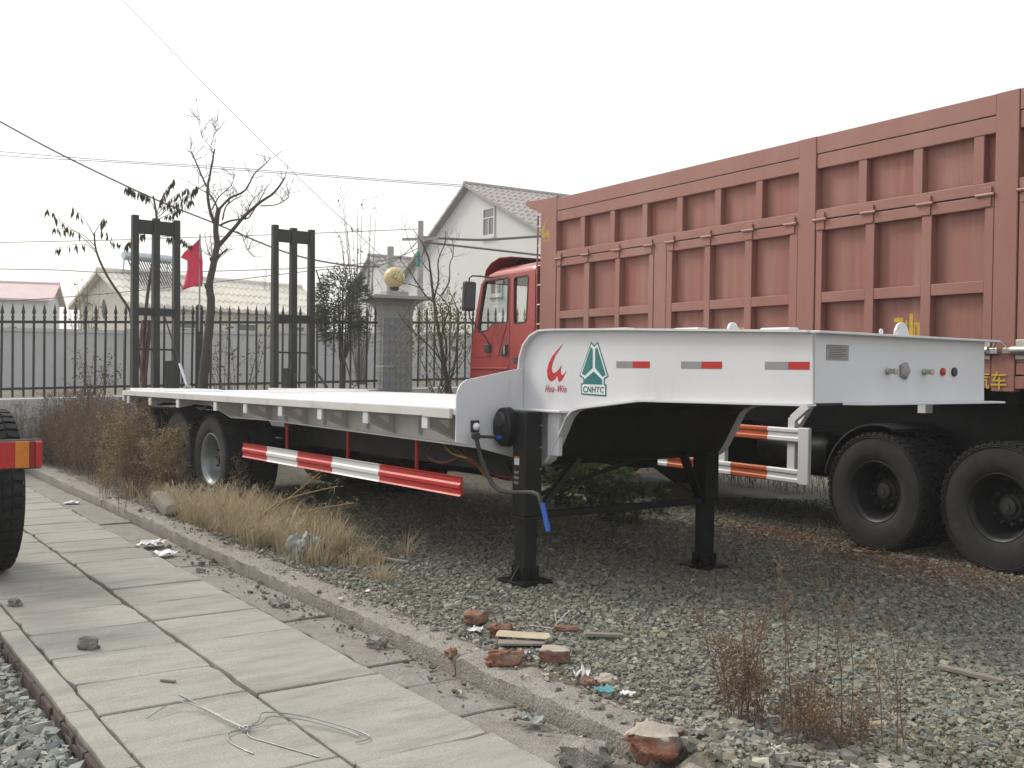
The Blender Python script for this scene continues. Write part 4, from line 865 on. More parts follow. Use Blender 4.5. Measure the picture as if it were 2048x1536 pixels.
# boundary wall beyond the fence
wv = Vector((-26.93+29.45, 12.59-6.01, 0)).normalized(); wn = Vector((-wv.y, wv.x, 0)); wa = Vector((-29.45, 6.01, 0))
wl = thing('boundary_wall', 'long plain grey wall running behind the spiked fence', 'wall', tuple(wa))
def wbox(k0, k1, d0, d1, z0, z1, nm, m, par): MB().prism([wa+wv*k0+wn*d0+Vector((0, 0, z0)), wa+wv*k1+wn*d0+Vector((0, 0, z0)), wa+wv*k1+wn*d1+Vector((0, 0, z0)), wa+wv*k0+wn*d1+Vector((0, 0, z0))], (0, 0, z1-z0)).build(nm, m, par)
q = -9.
while q < 13:
    wbox(q, q+3.98, 0, .2, .8, 2.42+.012*q, 'wall_panel', 'wall_grey', wl); wbox(q, q+3.98, -.03, .23, 2.43+.012*q, 2.52+.012*q, 'coping', 'wall_grey', wl); q += 4
# houses
def frame(o, ax):                        # local house frame: x along ax, y to its left
    ax = Vector(ax).normalized(); ay = Vector((-ax.y, ax.x, 0)); o = Vector(o)
    return lambda x, y, z: o+ax*x+ay*y+Vector((0, 0, z))
def gable_house(name, label, o, ax, L, Wd, ya, e0, e1, ridge, wallm, roofm, over=.3, wave=0, courses=1, group=None):
    f = frame(o, ax); t = thing(name, label, 'house', tuple(o), group=group); base = -1.5
    def P(*a): return f(*a)
    prof = [(0, base), (Wd, base), (Wd, e1), (ya, ridge), (0, e0)]
    for x in (0, L-.25): MB().prism([P(x, y, z) for y, z in prof], P(.25, 0, 0)-P(0, 0, 0)).build('gable_wall', wallm, t)
    for y, e in ((0, e0), (Wd-.25, e1)): MB().prism([P(.25, y, base), P(L-.25, y, base), P(L-.25, y, e-.05), P(.25, y, e-.05)], P(0, .25, 0)-P(0, 0, 0)).build('wall', wallm, t)
    for sd_, ev, hw in ((0, e0, ya), (1, e1, Wd-ya)):
        sl = (ridge-ev)/hw; r = node('roof', t)
        for c in range(courses):
            y0 = -over+(hw+over)*c/courses; y1 = -over+(hw+over)*(c+1)/courses
            mb = MB(); n = int((L+2*over)/wave)*4 if wave else 1; vs = []
            for i in range(n+1):
                x = -over+(L+2*over)*i/n; b = .05*math.cos(2*math.pi*(x)/wave) if wave else 0
                for y, dz in ((y0, .10+.04*(courses > 1)), (y1, .10)):
                    yy = y if sd_ == 0 else Wd-y; vs.append(P(x, yy, ev+sl*y+dz+b))
                for y in (y0, y1):
                    yy = y if sd_ == 0 else Wd-y; vs.append(P(x, yy, ev+sl*y-.02+b*.3))
            fs = []
            for i in range(n):
                a = 4*i; b2 = a+4; fs += [(a, b2, b2+1, a+1), (a+2, a+3, b2+3, b2+2), (a, a+2, b2+2, b2), (a+1, b2+1, b2+3, a+3)]
            fs += [(0, 1, 3, 2), (4*n, 4*n+2, 4*n+3, 4*n+1)]
            mb.add(vs, fs); mb.build('tile_course', roofm, r, smooth=R_(50))
    MB().tube([P(-over, ya, ridge+.12), P(L+over, ya, ridge+.12)], .12, 8).build('ridge', roofm, t)
    return t, f
def opening(t, f, x, y, z, wx, wz, face, mull=1):
    """window in a wall: face 'x' lies in the gable plane (runs along y), face 'y' in the long wall"""
    g = (lambda a, d, zz: f(x+d, y+a, z+zz)) if face == 'x' else (lambda a, d, zz: f(x+a, y+d, z+zz))
    sg = 1 if face == 'x' else -1
    def bx(a0, a1, z0, z1, d0, d1, nm, m, par): return MB().prism([g(a0, sg*d0, z0), g(a1, sg*d0, z0), g(a1, sg*d0, z1), g(a0, sg*d0, z1)], g(0, sg*d1, 0)-g(0, sg*d0, 0)).build(nm, m, par)
    w_ = bx(0, wx, 0, wz, .004, .02, 'window', 'window_glass', t); k = .09
    for q in ((0, wx, 0, k), (0, wx, wz-k, wz), (0, k, k, wz-k), (wx-k, wx, k, wz-k), (k, wx-k, wz*.62, wz*.62+.06)): bx(*q, .021, .06, 'frame', 'wall_white', w_)
    for i in range(mull): a = wx*(i+1)/(mull+1); bx(a-.03, a+.03, k, wz*.62, .021, .055, 'mullion', 'wall_white', w_)
    bx(-.1, wx+.1, -.1, -.02, .0, .12, 'sill', 'wall_white', w_)
ch, cf = gable_house('cream_house', 'low cream house with corrugated tile roof behind the long grey wall', (-44.64, 14.1, 0), (-.2, .98, 0), 10.2, 4.4, 2.2, 4.25, 4.25, 5.55, 'wall_cream', 'roof_cream', .35, .3, 4)
for x in (2.2, 5.2, 8.0): opening(ch, cf, x, 0, 2.5, 1.1, 1.1, 'y')
o_ = MB().lathe([(0, 0), (.19, 0), (.19, .03), (0, .03)], (0, 0, 0), 'y', 20)
MB().add([cf(-.02, 2.2+a*.8, 4.0+c*2.2) for a, b, c in o_.v], o_.f).build('vent', 'window_glass', ch)
gable_house('pink_roof_house', 'distant pale house with pink tiled roof at the far left edge', (-84.6, 21.4, 0), (-.35, -.94, 0), 18, 7, 3.5, 6.1, 6.1, 7.3, 'wall_white', 'roof_pink', .4)
wax = Vector((-.072, -.997, 0)).normalized(); way = Vector((-wax.y, wax.x, 0)); apx = Vector((-41.04, 28.85, 0))
wo = apx-wax*13-way*6.6
wh, wf = gable_house('white_house', 'tall white gabled house with brown tiled roof behind the red cab', (wo.x, wo.y, 0), wax, 13, 13.8, 6.6, 6.3, 7.1, 10.3, 'wall_white', 'roof_tile', .35, .34, 12)
opening(wh, wf, 13, 7.85, 7.75, 1.05, 1.35, 'x'); opening(wh, wf, 13, 8.6, 5.0, 1.0, 1.3, 'x')
g2 = Vector((-52.56, 30.22, 0)); go = g2-wax*9-way*3.4
gable_house('white_house', 'smaller white gabled house half hidden behind the globe lamp', (go.x, go.y, 0), wax, 9, 7.4, 3.4, 5.3, 5.6, 7.9, 'wall_white', 'roof_tile', .3, .34, 8)
# solar water heater on the cream roof
sh = thing('solar_heater', 'rooftop solar water heater with round tank and dark glass tubes', 'water heater', tuple(cf(1.0, 1.0, 4.9)))
a, b = cf(.7, 1.9, 6.35), cf(3.0, 1.9, 6.35); dv = (b-a).normalized()
MB().tube([a, a+dv*.04, b-dv*.04, b], [.17, .2, .2, .17], 18).build('tank', 'tank_metal', sh, smooth=R_(40))
for i in range(18):
    x = .82+i*.122; MB().tube([cf(x, 1.75, 6.22), cf(x, .75, 5.05)], .028, 6).build('glass_tube', 'tube_dark', sh)
for x in (.8, 2.9):
    MB().bar(cf(x, 2.0, 6.2), cf(x, 2.1, 5.5), .04, .04).build('frame_leg', 'tank_metal', sh); MB().bar(cf(x, 1.7, 6.15), cf(x, .7, 4.95), .04, .03).build('frame_rail', 'tank_metal', sh)
MB().bar(cf(.75, .75, 5.02), cf(2.95, .75, 5.02), .05, .05).build('frame_rail', 'tank_metal', sh); MB().bar(cf(.75, 1.35, 5.75), cf(2.95, 1.35, 5.75), .03, .03).build('frame_rail', 'tank_metal', sh)
# poles
def pole(label, x, y, z0, z1, r, col='pole_concrete'):
    t = thing('utility_pole', label, 'pole', (x, y, z0), group='utility poles'); MB().tube([(x, y, z0), (x, y, z1)], [r*1.25, r], 12).build('shaft', col, t, smooth=R_(40)); return t
p1_ = pole('grey concrete utility pole with a green patch, right of the globe lamp', -27.15, 17.27, .6, 6.1, .085)
MB().lathe([(.098, 0), (.098, .45)], (-27.17, 17.26, 4.7), 'z', 12).build('green_patch', 'logo_teal', p1_, smooth=R_(40))
MB().bar((-27.6, 16.9, 5.55), (-26.7, 17.6, 5.55), .06, .08).build('cross_arm', 'pole_concrete', p1_)
pole('short grey concrete pole rising behind the globe lamp', -32.9, 19.65, .6, 6.0, .12)
# overhead wires: sagging lines in their own vertical planes
WD = 33.
def wire(label, pts, r, name='overhead_wire', m='cable'):
    out = []
    P = [Vector(p) for p in pts]
    if 'cables' not in label: P.insert(0, P[0]+(P[0]-P[1]).normalized()*9)
    for i in range(len(P)-1):
        a, b, c, d = P[max(i-1, 0)], P[i], P[i+1], P[min(i+2, len(P)-1)]
        for t in np.linspace(0, 1, 7)[:-1]: out.append(.5*((2*b)+(-a+c)*t+(2*a-5*b+4*c-d)*t*t+(-a+3*b-3*c+d)*t**3))
    out.append(P[-1]); o = MB().tube(out, r, 5).build(name, m); tag(o, label, 'wire', 'overhead wires'); return o
wire('thick dark wire sagging down from upper left across the bare tree', [(-36.71, 6.58, 9.72), (-36.12, 7.32, 9.18), (-34.86, 8.95, 8.11), (-33.13, 11.17, 6.82), (-31.97, 12.65, 6.09), (-30.81, 14.15, 5.33), (-30.11, 15.06, 5.00), (-29.34, 16.06, 4.81), (-28.76, 16.81, 4.78)], 0.028)
wire('upper of two thin twin wires running right to the white roof', [(-36.49, 6.83, 8.28), (-34.09, 9.94, 8.02), (-31.98, 12.69, 7.86), (-30.44, 14.68, 7.70), (-28.62, 17.05, 7.52), (-27.13, 18.98, 7.38)], 0.011)
wire('lower of two thin twin wires running right to the white roof', [(-36.49, 6.83, 8.15), (-35.34, 8.32, 8.05), (-34.09, 9.95, 7.97), (-31.98, 12.69, 7.80), (-30.44, 14.68, 7.65), (-28.62, 17.05, 7.47), (-27.13, 18.98, 7.33)], 0.011)
wire('very thin straight stay wire slanting steeply down to the globe lamp', [(-30.82, 9.37, 12.08), (-29.20, 11.41, 9.48), (-27.59, 13.46, 6.97), (-25.93, 15.56, 4.51)], 0.008)
wire('thin level wire passing behind the top of the ramps', [(-36.43, 6.84, 5.36), (-33.85, 10.20, 5.51), (-31.94, 12.69, 5.66), (-29.93, 15.31, 5.82), (-28.07, 17.74, 5.99)], 0.012)
wire('slack thin wire level with the solar heater tank', [(-36.42, 6.84, 4.55), (-34.98, 8.71, 4.54), (-33.64, 10.45, 4.48), (-31.44, 13.32, 4.61), (-30.10, 15.06, 4.72), (-29.34, 16.06, 4.83), (-28.48, 17.18, 5.07), (-28.02, 17.78, 5.41)], 0.014)
wire('thin wire rising from the left fence to the utility pole', [(-36.40, 6.84, 3.47), (-34.87, 8.84, 3.68), (-33.53, 10.58, 3.90), (-31.72, 12.95, 4.27), (-29.91, 15.31, 4.66), (-29.14, 16.31, 4.74), (-28.48, 17.18, 5.00), (-28.03, 17.78, 5.64)], 0.014)
wire('upper of two thick cables between utility pole and red cab', [(-27.14, 17.29, 5.61), (-26.61, 17.99, 5.57), (-26.05, 18.71, 5.55), (-25.49, 19.44, 5.61), (-24.84, 20.28, 5.70)], 0.04)
wire('lower of two thick cables between utility pole and red cab', [(-27.14, 17.29, 5.46), (-26.60, 17.99, 5.38), (-26.04, 18.71, 5.29), (-25.48, 19.44, 5.20), (-24.83, 20.28, 5.09)], 0.035)
# red flag tied to the fence post
fl = thing('red_flag', 'faded red flag on a thin pale pole tied to the fence post', 'flag', (-18.2, 6.95, 2.1))
fx, fy = fp(3.02, 0, -.1).xy
MB().tube([(fx, fy, 2.2), (fx-.01, fy, 3.92)], .016, 8).build('pole', 'pole_concrete', fl, smooth=R_(40))
mb = MB(); rows = 9; vs = []
ud = Vector((-.609, -.793, 0)); fdv = Vector((-.793, .609, 0))
prof_ = [(3.83, .0, .03), (3.74, -.01, .10), (3.60, -.03, .26), (3.50, -.04, .33), (3.45, -.05, .22), (3.30, -.05, .23), (3.14, -.06, .27), (3.0, -.04, .30), (2.93, -.02, .33), (2.66, .0, .40)]
for i, (z, a, b_) in enumerate(prof_[:-1]):
    for j in range(7):
        q = j/6; u = a+(b_-a)*q; wv_ = .035*math.sin(q*9+i*.8)*(.3+q); vs.append(Vector((fx, fy, z-.0*q+.10*(1-q)*(i == 8)))+ud*u+fdv*wv_)
n_ = len(prof_)-1; mb.add(vs, [(i*7+j, i*7+j+1, i*7+8+j, i*7+7+j) for i in range(n_-1) for j in range(6)]); o = mb.build('cloth', 'flag_red', fl, smooth=3.1)
so_ = o.modifiers.new('thickness', 'SOLIDIFY'); so_.thickness = .004
# ------------------------------------------------------------------ trees, shrubs, weeds, grass
VF = Vector((-.793, .609, 0)); VR = Vector((.609, .793, 0))
def U(a, b): return rnd.uniform(a, b)
def smooth_line(P, n=4):
    P = [Vector(p) for p in P]; out = []
    for i in range(len(P)-1):
        a, b, c, d = P[max(i-1, 0)], P[i], P[i+1], P[min(i+2, len(P)-1)]
        for t in range(n):
            t /= n; out.append(.5*((2*b)+(-a+c)*t+(2*a-5*b+4*c-d)*t*t+(-a+3*b-3*c+d)*t**3))
    out.append(P[-1]); return out
def limb(mb, pts, r0, r1, depth=0., n=7, seg=4, rough=.0, base=0.):
    P = smooth_line(pts, seg); k = len(P)
    P = [p+VF*(base+depth*(i/(k-1))**1.3)+Vector((U(-rough, rough), U(-rough, rough), 0)) for i, p in enumerate(P)]
    mb.tube(P, [r0+(r1-r0)*(i/(k-1)) for i in range(k)], n); return P
def twigs(mb, P, count, ln, r, bend=.3, n=3, sub=2, upw=.4):
    ends = []
    for _ in range(count):
        i = rnd.randrange(len(P)//4, len(P)); p = P[i]; d = Vector((U(-1, 1), U(-1, 1), U(-.3, 1)+upw)).normalized(); q = [p]; L = ln*U(.5, 1.2)
        for s in range(4): d = (d+Vector((U(-bend, bend), U(-bend, bend), U(-bend, bend)+.05))).normalized(); q.append(q[-1]+d*L/4)
        mb.tube(q, [r, r*.8, r*.65, r*.5, r*.3], n, cap=False); ends.append(q)
        for _s in range(sub):
            a = q[rnd.randrange(1, 4)]; d2 = (d+Vector((U(-1, 1), U(-1, 1), U(-.5, 1)))).normalized(); e = a+d2*L*U(.25, .5); mb.tube([a, (a+e)/2+Vector((0, 0, U(-.02, .02))), e], [r*.5, r*.4, r*.25], n, cap=False)
    return ends
def leaf(mb, p, d, L, w_, droop=0., m=0):
    d = Vector(d).normalized(); s = d.cross(Vector((U(-1, 1), U(-1, 1), U(-1, 1)))).normalized()*w_/2
    mid = p+d*L*.5+Vector((0, 0, -droop*L*.12)); tip = p+d*L+Vector((0, 0, -droop*L*.45))
    mb.add([p, mid+s, tip, mid-s], [(0, 1, 2, 3)], m)
# bare tree in the middle
t = thing('bare_tree', 'leafless crooked tree standing between the two black ramps', 'tree', (-15.94, 6.16, 0))
mb = MB(); TRK = [(-15.98, 6.12, -.1), (-15.97, 6.13, .7), (-15.94, 6.17, 1.37), (-15.93, 6.19, 1.65), (-15.90, 6.24, 2.23), (-15.89, 6.26, 2.60), (-15.91, 6.24, 2.84), (-15.88, 6.29, 3.19), (-15.85, 6.33, 3.46), (-15.87, 6.32, 3.78), (-15.85, 6.35, 4.07)]
P = limb(mb, TRK, .088, .036, 0, 10, 4, .006)
for z, r in ((2.83, .085), (3.28, .075), (2.2, .09)):
    q = min(P, key=lambda v: abs(v.z-z)); mb.tube([q-Vector((.05, .05, 0)), q+Vector((.02, .03, .02))], [r*.5, r*.75], 6)
mb.build('trunk', 'bark', t, smooth=R_(60))
LM = [([(-15.87, 6.32, 3.72), (-15.89, 6.29, 3.83), (-15.95, 6.22, 4.04), (-15.99, 6.17, 4.36), (-15.98, 6.19, 4.68), (-15.96, 6.22, 5.06)], .034, .012, .35), ([(-15.99, 6.17, 4.42), (-16.04, 6.11, 4.60), (-16.10, 6.03, 4.87), (-16.11, 6.02, 4.92)], .016, .008, -.2),
 ([(-15.85, 6.34, 3.46), (-15.72, 6.50, 3.67), (-15.58, 6.69, 3.92), (-15.42, 6.90, 4.13), (-15.28, 7.09, 4.27), (-15.17, 7.24, 4.49)], .036, .012, -.4), ([(-15.83, 6.36, 3.79), (-15.74, 6.48, 3.87), (-15.61, 6.65, 3.92), (-15.57, 6.71, 3.97), (-15.47, 6.84, 4.29), (-15.45, 6.88, 4.43)], .018, .006, .3),
 ([(-15.42, 6.90, 4.08), (-15.28, 7.09, 4.11), (-15.18, 7.22, 4.23), (-15.18, 7.22, 4.33)], .010, .005, .2), ([(-15.84, 6.35, 4.04), (-15.75, 6.48, 4.23), (-15.62, 6.65, 4.37), (-15.55, 6.74, 4.64), (-15.45, 6.88, 4.85), (-15.43, 6.91, 4.96)], .022, .004, .45),
 ([(-15.85, 6.34, 4.04), (-15.90, 6.29, 4.23), (-15.98, 6.18, 4.31)], .016, .006, -.3), ([(-15.67, 6.58, 3.70), (-15.62, 6.64, 3.65), (-15.57, 6.69, 3.46), (-15.52, 6.76, 3.33), (-15.44, 6.86, 3.33)], .008, .003, .2), ([(-15.86, 6.32, 3.24), (-15.81, 6.38, 3.34), (-15.75, 6.46, 3.43)], .022, .012, 0), ([(-15.88, 6.30, 3.27), (-15.91, 6.25, 3.33), (-15.94, 6.22, 3.38)], .012, .006, 0),
 ([(-15.97, 6.21, 4.95), (-16.00, 6.17, 5.08), (-16.10, 6.05, 5.29), (-16.12, 6.03, 5.56)], .006, .002, 0), ([(-16.00, 6.17, 5.08), (-15.97, 6.21, 5.30), (-15.97, 6.22, 5.51)], .005, .002, .1), ([(-15.81, 6.40, 3.88), (-15.76, 6.46, 4.07), (-15.67, 6.59, 4.16), (-15.59, 6.69, 4.18)], .014, .005, -.4), ([(-15.91, 6.27, 4.04), (-15.87, 6.33, 4.26), (-15.79, 6.44, 4.47), (-15.78, 6.45, 4.69)], .012, .004, .5), ([(-15.6, 6.65, 3.9), (-15.56, 6.7, 4.2), (-15.48, 6.8, 4.4)], .01, .004, .3)]
tw = MB()
BASE = {1: .14, 4: -.18, 7: -.05, 10: .33, 11: .33, 14: .12}
for li, (pts, r0, r1, dp) in enumerate(LM):
    b = MB(); P = limb(b, pts, r0, r1, dp, 7, 4, .003, BASE.get(li, 0.)); b.build('branch', 'bark', t, smooth=R_(60)); twigs(tw, P, 9, .34, .0055, .35, 3, 3)
tw.build('twigs', 'twig', t)
# thin leaning sapling at left
t = thing('sapling', 'thin leaning sapling with a few hanging leaves left of the ramps', 'tree', (-17.0, 5.7, 0))
mb = MB(); lf = MB(); S1 = [(-16.95, 5.75, -.1), (-17.02, 5.62, 1.2), (-17.15, 5.44, 2.28), (-17.18, 5.40, 2.50), (-17.38, 5.15, 2.97), (-17.48, 5.02, 3.29), (-17.53, 4.97, 3.51), (-17.54, 4.96, 3.71)]
limb(mb, S1, .03, .012, 0, 6); mb.build('trunk', 'bark', t, smooth=R_(60)); br = MB()
for pts in ([(-17.52, 4.98, 3.43), (-17.68, 4.78, 3.67), (-17.80, 4.63, 3.81), (-17.99, 4.39, 4.08)], [(-17.54, 4.96, 3.65), (-17.63, 4.85, 3.92), (-17.73, 4.71, 4.11)], [(-17.52, 4.98, 3.40), (-17.66, 4.80, 3.54), (-17.94, 4.43, 3.48)], [(-17.54, 4.96, 3.71), (-17.48, 5.04, 3.87), (-17.45, 5.09, 3.96)], [(-17.53, 4.97, 3.5), (-17.7, 4.75, 3.72), (-17.97, 4.42, 3.80)]):
    P = limb(br, pts, .007, .002, U(-.2, .2), 4)
    for p in P[int(len(P)*.55):]:
        for _ in range(3):
            if rnd.random() < .8: leaf(lf, p+Vector((U(-.03, .03), U(-.03, .03), 0)), (U(-.3, .3), U(-.3, .3), -1), U(.09, .17), .035, .2)
for p in ((-17.36, 5.18, 3.60), (-17.30, 5.26, 3.52), (-17.45, 5.09, 3.68)):
    for _ in range(5): leaf(lf, Vector(p)+Vector((U(-.05, .05), U(-.05, .05), U(-.02, .1))), (U(-.4, .4), U(-.4, .4), -1), U(.09, .16), .04)
br.build('twigs', 'twig', t); lf.build('leaves', 'leaf_dark', t)
# leafy sapling rising behind the left ramp
t = thing('sapling', 'slim sapling with feathery drooping leaves rising behind the left ramp', 'tree', (-16.59, 5.48, 0))
mb = MB(); limb(mb, [(-16.59, 5.47, -.1), (-16.59, 5.48, 1.36), (-16.61, 5.48, 2.27), (-16.59, 5.52, 2.81), (-16.53, 5.62, 3.62), (-16.54, 5.62, 3.91), (-16.56, 5.59, 4.15), (-16.57, 5.57, 4.26)], .035, .012, 0, 6); mb.build('trunk', 'bark', t, smooth=R_(60)); mb = MB()
for k in range(5): limb(mb, [(-16.62+U(-.12, .12), 5.46+U(-.14, .14), -.1), (-16.6+U(-.1, .1), 5.48+U(-.12, .12), 1.2), (-16.6+U(-.12, .12), 5.5+U(-.12, .12), 2.3)], .035, .02, 0, 6)
mb.build('stems', 'bark_red', t, smooth=R_(60)); br = MB(); lf = MB()
for pts in ([(-16.55, 5.59, 4.04), (-16.63, 5.50, 4.26), (-16.75, 5.35, 4.34), (-16.87, 5.19, 4.43)], [(-16.54, 5.61, 3.94), (-16.47, 5.71, 4.26), (-16.36, 5.86, 4.51)], [(-16.54, 5.62, 3.91), (-16.40, 5.79, 4.10), (-16.24, 6.01, 4.32), (-16.18, 6.09, 4.46)], [(-16.54, 5.62, 3.95), (-16.42, 5.76, 4.2), (-16.27, 5.96, 4.42)], [(-16.54, 5.62, 3.88), (-16.38, 5.82, 4.0), (-16.2, 6.06, 4.2)], [(-16.56, 5.6, 3.7), (-16.75, 5.4, 3.65), (-16.85, 5.25, 3.5)], [(-16.55, 5.6, 3.6), (-16.35, 5.85, 3.62), (-16.2, 6.05, 3.5)]):
    P = limb(br, pts, .007, .002, U(-.2, .2), 4, 6)
    for p in P[len(P)//3:]:
        for _ in range(4): leaf(lf, p+Vector((U(-.02, .02), U(-.02, .02), 0)), (U(-.35, .35), U(-.35, .35), -1), U(.08, .16), .034, .2)
br.build('twigs', 'twig', t); lf.build('leaves', 'leaf_dark', t)
# evergreen shrub right of the far ramp
def shrub(name, label, base, zc, rad, n, lm, L, wd, trunk=.03, stems=5, cat='shrub', up_=.5, spread=1.):
    t = thing(name, label, cat, tuple(base)); b = Vector(base); st = MB(); lf = MB()
    for s in range(stems):
        a = U(0, 6.28); r = U(.2, .9); e = b+Vector((math.cos(a)*rad[0]*r*.6, math.sin(a)*rad[1]*r*.6, zc+rad[2]*U(.2, .9)))
        limb(st, [b+Vector((U(-.03, .03), U(-.03, .03), -.05)), b+Vector((U(-.04, .04), U(-.04, .04), zc*.6)), b.lerp(e, .6)+Vector((0, 0, .1)), e], trunk*U(.5, 1), .006, 0, 5, 3)
    clumps = [Vector((U(-1, 1), U(-1, 1), U(-1, 1))) for _ in range(max(18, n//55))]
    clumps = [c*(1/max(1., c.length)) for c in clumps]
    for i in range(n):
        c = rnd.choice(clumps); q = c+Vector((rnd.gauss(0, .16), rnd.gauss(0, .16), rnd.gauss(0, .16)))
        if q.length > 1.15: continue
        p = b+Vector((q.x*rad[0], q.y*rad[1], zc+q.z*rad[2])); d = Vector((q.x+U(-.6, .6), q.y+U(-.6, .6), U(-.2, 1)*up_+q.z*.4)); leaf(lf, p, d, L*U(.6, 1.2), wd*U(.7, 1.2), U(0, .6))
    st.build('stems', 'bark', t, smooth=R_(60)); lf.build('leaves', lm, t); return t
shrub('evergreen_shrub', 'dense narrow-leaved evergreen shrub on a bare trunk right of the far ramp', (-15.6, 8.42, 0), 2.58, (.36, .42, .66), 5200, 'leaf_oleander', .10, .02, .045, 8)
# half-bare tree in front of the pillar
t = thing('half_bare_tree', 'half-bare tree with dry hanging leaves between pillar and red cab', 'tree', (-13.75, 9.33, 0)); mb = MB(); tw = MB(); lf = MB()
PB_ = [([(-13.74, 9.35, -.1), (-13.76, 9.33, 1.07), (-13.77, 9.32, 1.25), (-13.82, 9.26, 1.66), (-13.86, 9.22, 1.99), (-13.90, 9.17, 2.32), (-13.94, 9.13, 2.65), (-13.97, 9.10, 2.93), (-14.00, 9.06, 3.31), (-14.04, 9.02, 3.47), (-14.09, 8.96, 3.63), (-14.17, 8.85, 3.83)], .045, .005, .2), ([(-13.81, 9.27, 1.63), (-13.80, 9.29, 1.99), (-13.84, 9.25, 2.24), (-13.79, 9.32, 2.57), (-13.95, 9.13, 2.85)], .02, .006, -.3), ([(-13.78, 9.31, 1.30), (-13.72, 9.39, 1.67), (-13.71, 9.42, 2.08), (-13.71, 9.43, 2.49), (-13.79, 9.32, 2.82)], .02, .006, .3), ([(-13.82, 9.26, 1.66), (-13.94, 9.12, 1.91), (-14.08, 8.93, 2.12), (-14.21, 8.78, 2.31), (-14.27, 8.70, 2.48)], .014, .005, -.2), ([(-13.94, 9.13, 2.72), (-13.90, 9.19, 3.01), (-13.90, 9.19, 3.31), (-13.85, 9.27, 3.54), (-13.84, 9.29, 3.74)], .016, .004, -.3), ([(-13.94, 9.13, 2.65), (-14.03, 9.01, 2.78), (-14.16, 8.85, 3.09), (-14.24, 8.75, 3.24), (-14.29, 8.69, 3.33)], .014, .004, .3), ([(-13.99, 9.07, 3.14), (-14.08, 8.96, 3.31), (-14.18, 8.84, 3.50), (-14.26, 8.74, 3.88)], .009, .003, .3), ([(-13.88, 9.21, 2.75), (-13.80, 9.32, 2.98), (-13.80, 9.32, 3.25), (-13.77, 9.37, 3.44), (-13.79, 9.35, 3.69)], .013, .004, .2), ([(-14.04, 9.01, 2.85), (-14.14, 8.88, 2.91), (-14.24, 8.75, 2.94), (-14.34, 8.62, 3.02)], .008, .003, -.3)]
allP = []
for i, (pts, r0, r1, dp) in enumerate(PB_): P = limb(mb, pts, r0, r1, dp, 6, 4, .004); allP.append(P); twigs(tw, P, 8, .35, .0045, .35, 3, 2)
for k in range(10):
    a = Vector((-13.76+U(-.1, .1), 9.32+U(-.15, .15), 0)); P = limb(mb, [a, a+Vector((U(-.15, .15), U(-.15, .15), 1.)), a+VR*U(-.45, .4)+VF*U(-.3, .3)+Vector((0, 0, U(1.6, 2.5)))], .018, .005, 0, 5); allP.append(P); twigs(tw, P, 6, .3, .004)
mb.build('trunk', 'bark', t, smooth=R_(60)); tw.build('twigs', 'twig', t)
for c, s, n in (((-14.15, 8.80, 2.08), .16, 130), ((-14.22, 8.72, 1.72), .12, 60), ((-13.98, 9.05, 2.42), .17, 130), ((-13.86, 9.22, 2.62), .20, 200), ((-13.78, 9.33, 2.48), .2, 220), ((-13.72, 9.42, 2.22), .18, 180), ((-13.85, 9.24, 2.2), .2, 160), ((-13.7, 9.44, 1.8), .18, 110), ((-14.05, 8.96, 2.02), .14, 90), ((-13.9, 9.18, 1.5), .22, 90), ((-13.76, 9.32, 1.15), .25, 90)):
    for _ in range(n):
        p = Vector(c)+Vector((rnd.gauss(0, s), rnd.gauss(0, s), rnd.gauss(0, s*.9))); leaf(lf, p, (U(-.8, .8), U(-.8, .8), U(-1.2, .1)), U(.04, .10), .022, .3)
lf.build('leaves', 'leaf_dry', t)
# thin far trees above the roofs
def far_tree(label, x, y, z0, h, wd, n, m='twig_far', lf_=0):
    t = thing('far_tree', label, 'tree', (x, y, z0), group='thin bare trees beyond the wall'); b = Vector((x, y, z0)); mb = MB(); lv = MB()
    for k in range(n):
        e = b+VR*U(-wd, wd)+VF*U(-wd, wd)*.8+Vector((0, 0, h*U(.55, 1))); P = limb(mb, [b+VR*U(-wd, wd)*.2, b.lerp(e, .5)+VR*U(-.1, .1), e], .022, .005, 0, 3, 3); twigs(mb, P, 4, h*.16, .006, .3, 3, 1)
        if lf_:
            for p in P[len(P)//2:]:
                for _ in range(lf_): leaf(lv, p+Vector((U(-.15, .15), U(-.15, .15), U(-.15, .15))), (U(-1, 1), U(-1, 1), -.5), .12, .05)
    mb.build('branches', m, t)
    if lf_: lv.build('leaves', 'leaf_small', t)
far_tree('pale bushy bare tree above the cream roof between the two ramps', -48.5, 21.5, 1, 5.6, .9, 26)
far_tree('cluster of tall thin whips with seed tufts right of the far ramp', -23.5, 13.2, .8, 5.1, .55, 22, 'twig_far', 1)
far_tree('small spindly leafy shrub above the wall left of the cream gable', -31.5, 8.7, .9, 3.1, .45, 16, 'twig_far', 2)
shrub('round_shrub', 'small round dark shrub above the wall at the far left', (-31.2, 6.3, .9), 1.5, (.4, .4, .35), 500, 'leaf_oleander', .13, .04, .03, 4)
